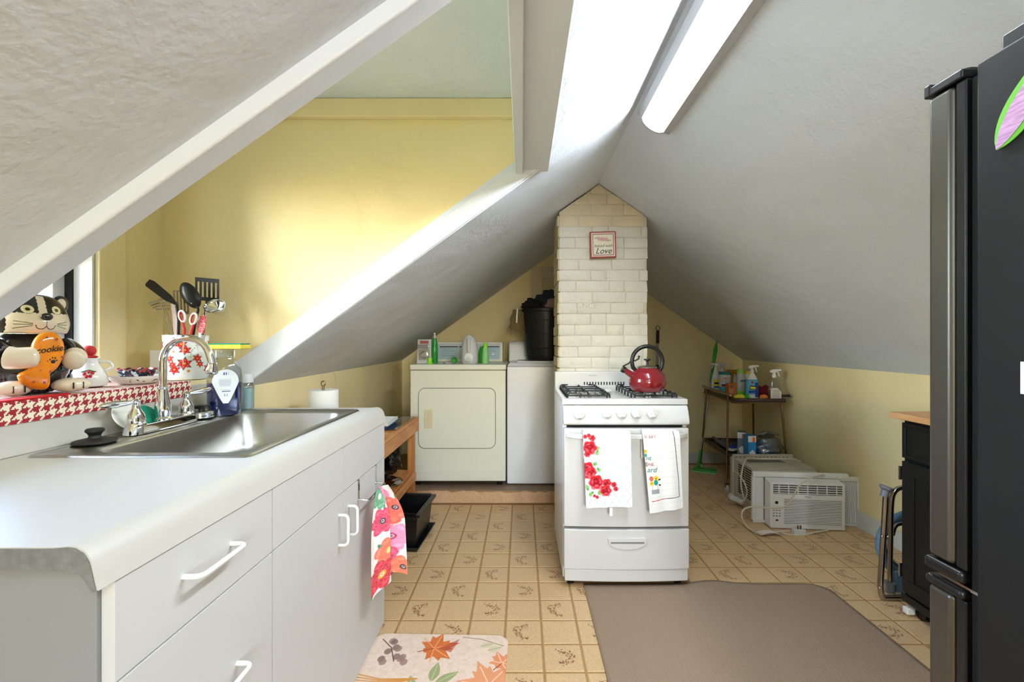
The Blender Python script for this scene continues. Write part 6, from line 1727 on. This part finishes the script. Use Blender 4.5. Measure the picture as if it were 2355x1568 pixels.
# blue sprayer
t = bottle('blue_spray_bottle', 'blue and white cleaner spray bottle in the middle of the cart', on(1729, 3.80), [(.050, 0), (.053, .008), (.053, .13), (.046, .165), (.026, .20), (.016, .215), (.015, .225)], M['skyblue'], sx=1.0, sy=.62)
obj('shoulder', MB().lathe([(.0465, .165), (.0268, .20), (.0166, .215), (.0155, .225)], (0, 0, 0), 30, sy=.64), M['plastic'], t); trigger(t, M['plastic'], .222, 1.1, 0.0)
obj('white_foot', MB().lathe([(.0505, .0), (.0536, .008), (.0536, .04)], (0, 0, 0), 30, sy=.63), M['plastic'], t)
obj('blue_stripe', MB().box(.012, .036, -.0335, -.0315, .02, .14), M['inkblue'], t); obj('blue_band', MB().box(-.04, .044, -.0338, -.0300, .055, .072), M['inkblue'], t); obj('yellow_name', MB().box(-.040, .004, -.0342, -.0300, .085, .104, R=Matrix.Rotation(.12, 3, 'Y')), M['yellow'], t); obj('name_shadow', MB().box(-.042, .006, -.0336, -.0298, .080, .112, R=Matrix.Rotation(.12, 3, 'Y')), M['ink'], t)
obj('red_seal', MB().lathe([(.010, 0), (.010, .001), (0, .001)], (-.012, -.033, .142), 18, R=Matrix.Rotation(1.57, 3, 'X')), M['inkred'], t)
t = rumple('red_rag', 'dark red rag bunched between the two spray bottles', on(1757, 3.86, CT + .052), .055, .045, .050, M['redcloth'], 9, 'rag')
# clear sprayer
t = bottle('clear_spray_bottle', 'clear spray bottle with white label at the right end of the cart', on(1780, 3.705), [(.046, 0), (.049, .006), (.049, .09), (.042, .12), (.020, .165), (.014, .185), (.014, .195)], M['thinclear'], sx=1.0, sy=.62)
trigger(t, M['plastic'], .190, 1.15, 0.0); obj('dip_tube', MB().tube([(0, 0, .19), (.004, 0, .10), (.012, 0, .01)], .0022, 6), M['clear'], t)
lbm = mat('pale_pink_label', (232, 216, 210), .5); obj('label', MB().prism([(-.043, -.0320, .008), (.043, -.0320, .008), (.043, -.0320, .072), (.010, -.0320, .104), (-.030, -.0320, .104), (-.043, -.0320, .088)], (0, .0015, 0)), lbm, t)
lines(t, .066, -.0322, .03, .085, 7, M['inkgrey']); obj('red_footer', MB().box(-.036, .018, -.0326, -.0320, .014, .020), M['inkred'], t)
# baking soda boxes
for px, rz, nm in ((1679.5, .1, 'orange baking soda box standing left of its twin'), (1695, -.12, 'orange baking soda box beside the aerosol can')):
    t = thing('baking_soda_box', nm, 'box', on(px, 4.02), rz, 'baking soda boxes'); obj('carton', MB().box(-.028, .028, -.02, .02, 0, .112), M['orange'], t, bevel=.001)
    obj('seal', MB().lathe([(.014, 0), (.014, .0008), (0, .0008)], (0, -.0201, .085), 18, R=Matrix.Rotation(1.57, 3, 'X')), M['paper'] if px > 1690 else M['inkgrey'], t); lines(t, .042, -.0202, .02, .06, 5, M['paper'])
t = thing('yellow_duster', 'yellow and green torch-shaped duster lying on the cart front', 'duster', on(1702, 3.73, CT + .024), .12)
obj('body', MB().tube([(-.055, 0, 0), (-.03, 0, 0), (.02, 0, 0), (.03, 0, 0)], [.010, .021, .023, .018], 16), M['yellow'], t); obj('band', MB().tube([(.03, 0, 0), (.062, 0, 0)], .0225, 16), M['green'], t); obj('end', MB().tube([(.062, 0, 0), (.080, 0, 0)], [.0235, .020], 16), M['palegreen'], t)
mb = MB().grid(lambda u, v: Vector((-.10 + .20 * u, -.05 + .10 * v, .006 + .006 * math.sin(9 * u + 4 * v) + .004 * math.sin(17 * v + u))), 30, 18); o = obj('grey_rag', mb, M['greycloth'], loc=on(1722, 3.69, CT + .001), angle=180); sm = o.modifiers.new('t', 'SOLIDIFY'); sm.thickness = .003; sm.offset = 1; tag(o, 'grey rag spread along the front rim of the cart', 'rag')
rumple('snack_packet', 'crumpled orange packet beside the clear spray bottle', on(1756, 3.70, CT + .026), .028, .022, .022, M['orange'], 12, 'packet')
t = thing('grill_lighter', 'dark lighter wand sticking out past the right end of the cart', 'lighter', on(1802, 3.70, CT + .045)); obj('wand', MB().tube([(-.05, .02, -.012), (.045, -.01, -.005)], [.009, .011], 10), M['black'], t); obj('collar', MB().tube([(.045, -.01, -.005), (.055, -.013, -.004)], .012, 10), M['grey'], t)
# lower tray
CB_ = .2628
mb = MB().grid(lambda u, v: Vector((-.05 + .12 * u, .30 - .62 * v * .55, .018 + .03 * (1 - v) ** 2 * (.5 + .5 * math.sin(7 * u + 1)) + .012 * math.sin(5 * u))), 24, 30)
o = obj('floor_cloth', mb, M['greycloth'], loc=(1.83, 3.98, CB_ + .004), angle=180); sm = o.modifiers.new('t', 'SOLIDIFY'); sm.thickness = .01; sm.offset = 1; tag(o, 'long grey folded cloth on the lower cart tray', 'cloth')
t = thing('scrub_brush', 'blue scrub brush with white bristles on the lower cart tray', 'brush', on(1687, 3.90, CB_ + .02), .7); obj('block', MB().ell((0, 0, .030), .062, .028, .016, 24, 12), M['inkblue'], t)
for k in range(7): obj('bristle_row', MB().box(-.05 + .015 * k, -.042 + .015 * k, -.022, .022, .0, .022), M['plastic'], t)
for px, d_, m_, nm, hh, rz in ((1706, 3.87, 'grey', 'grey glove carton standing left of the blue one', .185, -.5), (1724, 3.73, 'bluebox', 'blue and white glove carton with orange lettering on the lower tray', .185, .0)):
    M['bluebox'] = M.get('bluebox') or mat('blue_carton', (50, 140, 204), .5); M['greybox'] = M.get('greybox') or mat('grey_carton', (112, 130, 142), .5)
    t = thing('glove_box', nm, 'box', on(px, d_, CB_), rz); obj('carton', MB().box(-.032, .032, -.04, .04, 0, hh), M['bluebox'] if m_ == 'bluebox' else M['greybox'], t, bevel=.001)
    obj('white_top', MB().box(-.0322, .0322, -.0404, -.0398, hh * .72, hh - .002), M['paper'], t); obj('orange_mark', MB().box(.004, .024, -.0408, -.0403, hh * .72, hh - .012), M['inkorange'], t)
    obj('block_picture', MB().prism([(-.012, -.0405, .010), (.014, -.0405, .004), (.026, -.0405, .045), (.004, -.0405, .072), (-.022, -.0405, .05)], (0, .0004, 0)), M['paper'], t)
t = thing('grocery_bag', 'knotted translucent plastic bag on the lower cart tray', 'bag', on(1764, 3.745, CB_))
b1 = bag('film', '', (0, 0, 0), .115, .09, .092, M['thinbag'], 3, amp=.8); b1.parent = t
b2 = bag('contents', '', (0, .01, .004), .10, .075, .070, mat('bag_contents', (112, 134, 156), .6, var=(14, .5, 4)), 8); b2.parent = t
for s_ in (-1, 1): obj('bag_ear', MB().ell((s_ * .045, -.01, .195), .055, .012, .014, 20, 10, R=Matrix.Rotation(s_ * .25, 3, 'Y')), M['thinbag'], t)

# window air conditioners, back to back
ac = thing('air_conditioner', 'white window air conditioner facing forward with accordion side panels', 'air conditioner', (1.835, 2.935, 0), math.radians(-6))
fw, fh = .228, .300
obj('bezel', MB().hexa([(-fw, -.01, .004), (fw, -.01, .004), (fw, .075, .004), (-fw, .075, .004)], [(-fw, -.01, fh), (fw, -.01, fh), (fw, .075, fh + .01), (-fw, .075, fh + .01)]), M['plastic'], ac, bevel=.006, seg=3)
vt = obj('vent_opening', MB().box(-fw + .02, fw - .02, -.0112, -.0095, .228, .288), M['acgrille'], ac)
for k in range(4): obj('vent_louver', MB().box(-fw + .022, fw - .022, -.0145, -.0114, .232 + .0145 * k, .2375 + .0145 * k), M['plastic'], vt)
for k in range(7): obj('vent_bar', MB().box(-fw + .05 + .058 * k, -fw + .056 + .058 * k, -.0155, -.0114, .230, .286), M['plastic'], vt)
ig = obj('intake_grille', MB().box(-fw + .085, fw - .022, -.0112, -.0095, .036, .200), M['acgrille'], ac)
for k in range(17): obj('grille_slat', MB().box(-fw + .084, fw - .021, -.0145, -.0114, .034 + .0100 * k, .0400 + .0100 * k), M['plastic'], ig)
pn = obj('control_panel', MB().box(-fw + .008, -fw + .07, -.0112, -.0095, .045, .195), M['plastic'], ac)
obj('display', MB().box(-fw + .030, -fw + .048, -.0122, -.0110, .163, .180), M['ink'], pn); obj('receiver', MB().box(-fw + .034, -fw + .048, -.0122, -.0110, .054, .062), M['ink'], pn)
for i in range(3):
    for j in range(3): obj('button', MB().box(-fw + .016 + .018 * i, -fw + .026 + .018 * i, -.0120, -.0110, .082 + .018 * j, .088 + .018 * j), M['inkgrey'], pn)
obj('lettering', put_text('midea', (.0, -.0114, .213), (1, 0, 0), (0, 0, 1), .017), M['inkgrey'], ac)
obj('kit_frame', MB().box(-.300, .300, .080, .105, fh + .008, fh + .042).box(-.300, .360, .080, .105, .002, .016).box(-.305, -.285, .078, .107, .016, fh + .008).box(.225, .372, .082, .104, fh - .005, fh + .022).box(.352, .374, .078, .107, .016, fh - .005), M['plastic'], ac, bevel=.003)
pl_ = obj('side_panel', MB().box(-.284, -fw - .002, .088, .098, .017, fh + .007), M['plastic'], ac)
for k in range(3): obj('pleat', MB().box(-.275 + .016 * k, -.270 + .016 * k, .0845, .0878, .018, fh), M['plastic'], pl_)
ap = obj('accordion_panel', MB().box(fw + .002, .351, .090, .098, .017, fh - .006), M['plasticg'], ac)
for k in range(11): obj('pleat', MB().box(fw + .006 + .0105 * k, fw + .0115 + .0105 * k, .0845, .0898, .018, fh - .008), M['plastic'], ap)
obj('cabinet', MB().box(-.215, .215, .107, .335, .004, fh - .006), M['beige'], ac, bevel=.004)
for k in range(14): obj('top_slot', MB().box(-.04 + .017 * k, -.032 + .017 * k, .16, .22, fh - .0062, fh - .0050), M['dark'], ac)
for k in range(12): obj('side_louver', MB().box(-.2165, -.2145, .13, .32, .05 + .018 * k, .058 + .018 * k), M['dark'], ac)
for x in (-.18, -.09, .14): obj('sticker', MB().box(x, x + .07, .24, .28, fh - .0061, fh - .0053), M['paper'], ac)
ac2 = thing('old_air_conditioner', 'beige older air conditioner behind the white one with perforated flanges', 'air conditioner', (1.905, 3.452, 0))
obj('cabinet', MB().box(-.232, .23, -.147, .147, .004, .290), M['beige'], ac2, bevel=.004)
obj('mounting_rail', MB().box(-.235, .238, .1475, .17, .262, .318).box(-.24, -.222, .1475, .168, .01, .300).box(.232, .262, .1475, .168, .01, .285), M['beige'], ac2, bevel=.002)
obj('rail_lip', MB().box(-.236, .10, .130, .147, .312, .318).box(-.250, -.236, .132, .17, .004, .296), M['beige'], ac2)
for k in range(14): obj('screw_hole', MB().box(-.215 + .031 * k, -.209 + .031 * k, .1460, .1476, .294, .300), M['dark'], ac2)
for k in range(13):
    obj('side_louver', MB().box(-.2335, -.2315, -.15, -.04, .05 + .0175 * k, .058 + .0175 * k), M['dark'], ac2); obj('side_louver', MB().box(-.2335, -.2315, -.03, .07, .05 + .0175 * k, .058 + .0175 * k), M['dark'], ac2)
for k in range(20): obj('top_perforation', MB().box(-.17 + .014 * k, -.161 + .014 * k, .02, .10, .2899, .2908), M['acgrille'], ac2)
obj('top_panel_groove', MB().box(.06, .2, -.06, -.055, .2899, .2908), M['plasticg'], ac2)
def cordpts(L): return spline([P(a, b, c) for a, b, c in L], 8)
t = thing('power_cord', 'cream power cord looping from the white unit across its front and the floor', 'cord', (1.70, 2.85, 0))
c1 = cordpts([(1895, 1092, 3.0), (1868, 1098, 2.90), (1840, 1115, 2.86), (1822, 1145, 2.85), (1808, 1163, 2.85), (1790, 1168, 2.86), (1760, 1167, 2.90), (1730, 1165, 2.95), (1710, 1172, 2.93), (1706, 1190, 2.92), (1718, 1210, 2.93), (1740, 1224, 2.84), (1756, 1228, 2.83), (1790, 1223, 2.85), (1815, 1221, 2.86)])
obj('cord', MB().tube(c1, .0052, 8), M['cord'], t, world=True)
c2 = cordpts([(1785, 1222, 2.86), (1815, 1229, 2.845), (1850, 1230, 2.84), (1875, 1224, 2.87), (1905, 1219, 2.90)]); obj('cord_tail', MB().tube(c2, .0052, 8), M['cord'], t, world=True)
pgc = P(1838, 1219, 2.855); obj('plug', MB().box(pgc.x - .040, pgc.x + .035, pgc.y - .02, pgc.y + .02, .004, .036), M['plasticg'], t, world=True, bevel=.006); obj('prong', MB().box(pgc.x - .012, pgc.x - .005, pgc.y - .004, pgc.y + .004, .0365, .058).box(pgc.x + .005, pgc.x + .012, pgc.y - .004, pgc.y + .004, .0365, .058), M['brass'], t, world=True)
lc = P(1768, 1222, 2.85); mb = MB().grid(lambda u, v: Vector((lc.x - .065 + .13 * u, lc.y - .03 + .06 * v, .010 + .018 * math.sin(math.pi * u) * (1 - .3 * v))), 14, 8); o = obj('warning_label', mb, lbm, t, world=True, angle=180); o.modifiers.new('t', 'SOLIDIFY').thickness = .001
t = thing('power_cord', 'cream cord and plug hanging over the older beige unit', 'cord', (1.66, 3.30, 0))
c3 = cordpts([(1842, 1062, 3.30), (1825, 1056, 3.34), (1790, 1055, 3.42), (1750, 1055, 3.45), (1722, 1053, 3.42), (1712, 1062, 3.36), (1706, 1085, 3.30), (1704, 1110, 3.26), (1708, 1135, 3.25), (1712, 1150, 3.25), (1704, 1154, 3.25), (1694, 1151, 3.28)])
obj('cord', MB().tube(c3, .006, 8), M['cord'], t, world=True)
c4 = cordpts([(1694, 1152, 3.27), (1712, 1150, 3.24), (1718, 1130, 3.22), (1712, 1110, 3.24), (1700, 1092, 3.30), (1690, 1084, 3.36), (1684, 1092, 3.38), (1686, 1120, 3.42)]); obj('cord_loop', MB().tube(c4, .005, 8), M['cord'], t, world=True)
pq = P(1692, 1147, 3.32); obj('plug', MB().box(-.05, .05, -.024, .024, -.02, .02).xf(lambda v: pq + Matrix.Rotation(.5, 3, 'Y') @ v), M['plasticg'], t, world=True, bevel=.008)

# folded step stool leaning by the cart
t = thing('step_stool', 'folded chrome step stool with blue-grey plastic steps beside the black cart', 'step stool', (1.72, 2.16, 0))
sd_ = 2.13
q = lambda px, py, dd=0.0: P(px, py, sd_ + dd)
zfix = lambda v: Vector((v.x, v.y, max(v.z, .014)))
obj('outer_leg', MB().tube([zfix(p_) for p_ in spline([q(2038, 1130), q(2034, 1200), q(2028, 1290), q(2025, 1350), q(2033, 1378), q(2055, 1386), q(2090, 1388), q(2140, 1388)], 6)], .0125, 14), M['nickel'], t, world=True)
obj('inner_leg', MB().tube(spline([q(2046, 1345, .03), q(2048, 1250, .03), q(2050, 1160, .03), q(2058, 1130, .03), q(2080, 1120, .03), q(2130, 1118, .03)], 6), .011, 14), M['nickel'], t, world=True)
obj('cross_tube', MB().tube(spline([q(2052, 1230, .05), q(2060, 1208, .05), q(2085, 1202, .05), q(2125, 1202, .05)], 5), .010, 12), M['nickel'], t, world=True)
c = q(2037, 1128); obj('rubber_foot', MB().lathe([(.016, -.03), (.017, .0), (.028, .008), (.030, .018), (.024, .022), (0, .022)], c, 22, R=Matrix.Rotation(.35, 3, 'Y')), M['grey'], t, world=True)
M['bluegrey'] = mat('blue_grey_plastic', (92, 124, 146), .45)
cc = q(2102, 1252, .07)
obj('step', MB().tube([cc + Vector((.165 * math.cos(a), .0, .150 * math.sin(a))) for a in [2 * math.pi * k / 40 for k in range(40)]], .020, 10, closed=True), M['bluegrey'], t, world=True)
obj('step_skirt', MB().tube([cc + Vector((.135 * math.cos(a), .012, .125 * math.sin(a))) for a in [2 * math.pi * k / 40 for k in range(40)]], .010, 8, closed=True), M['bluegrey'], t, world=True)
c = q(2047, 1350, .03); obj('clamp', MB().lathe([(.020, -.022), (.020, .016), (.024, .018), (.024, .026), (.014, .026)], c, 20), M['grey'], t, world=True)
obj('hinge_bracket', MB().box(c.x + .02, c.x + .06, c.y - .012, c.y + .012, c.z - .02, c.z + .075), M['bluegrey'], t, world=True, bevel=.004)
for a, b_ in ((2030, 1233), (2024, 1352), (2043, 1234)): obj('rivet', MB().ell(q(a, b_, -.014), .005, .003, .005, 10, 8), M['chrome'], t, world=True)
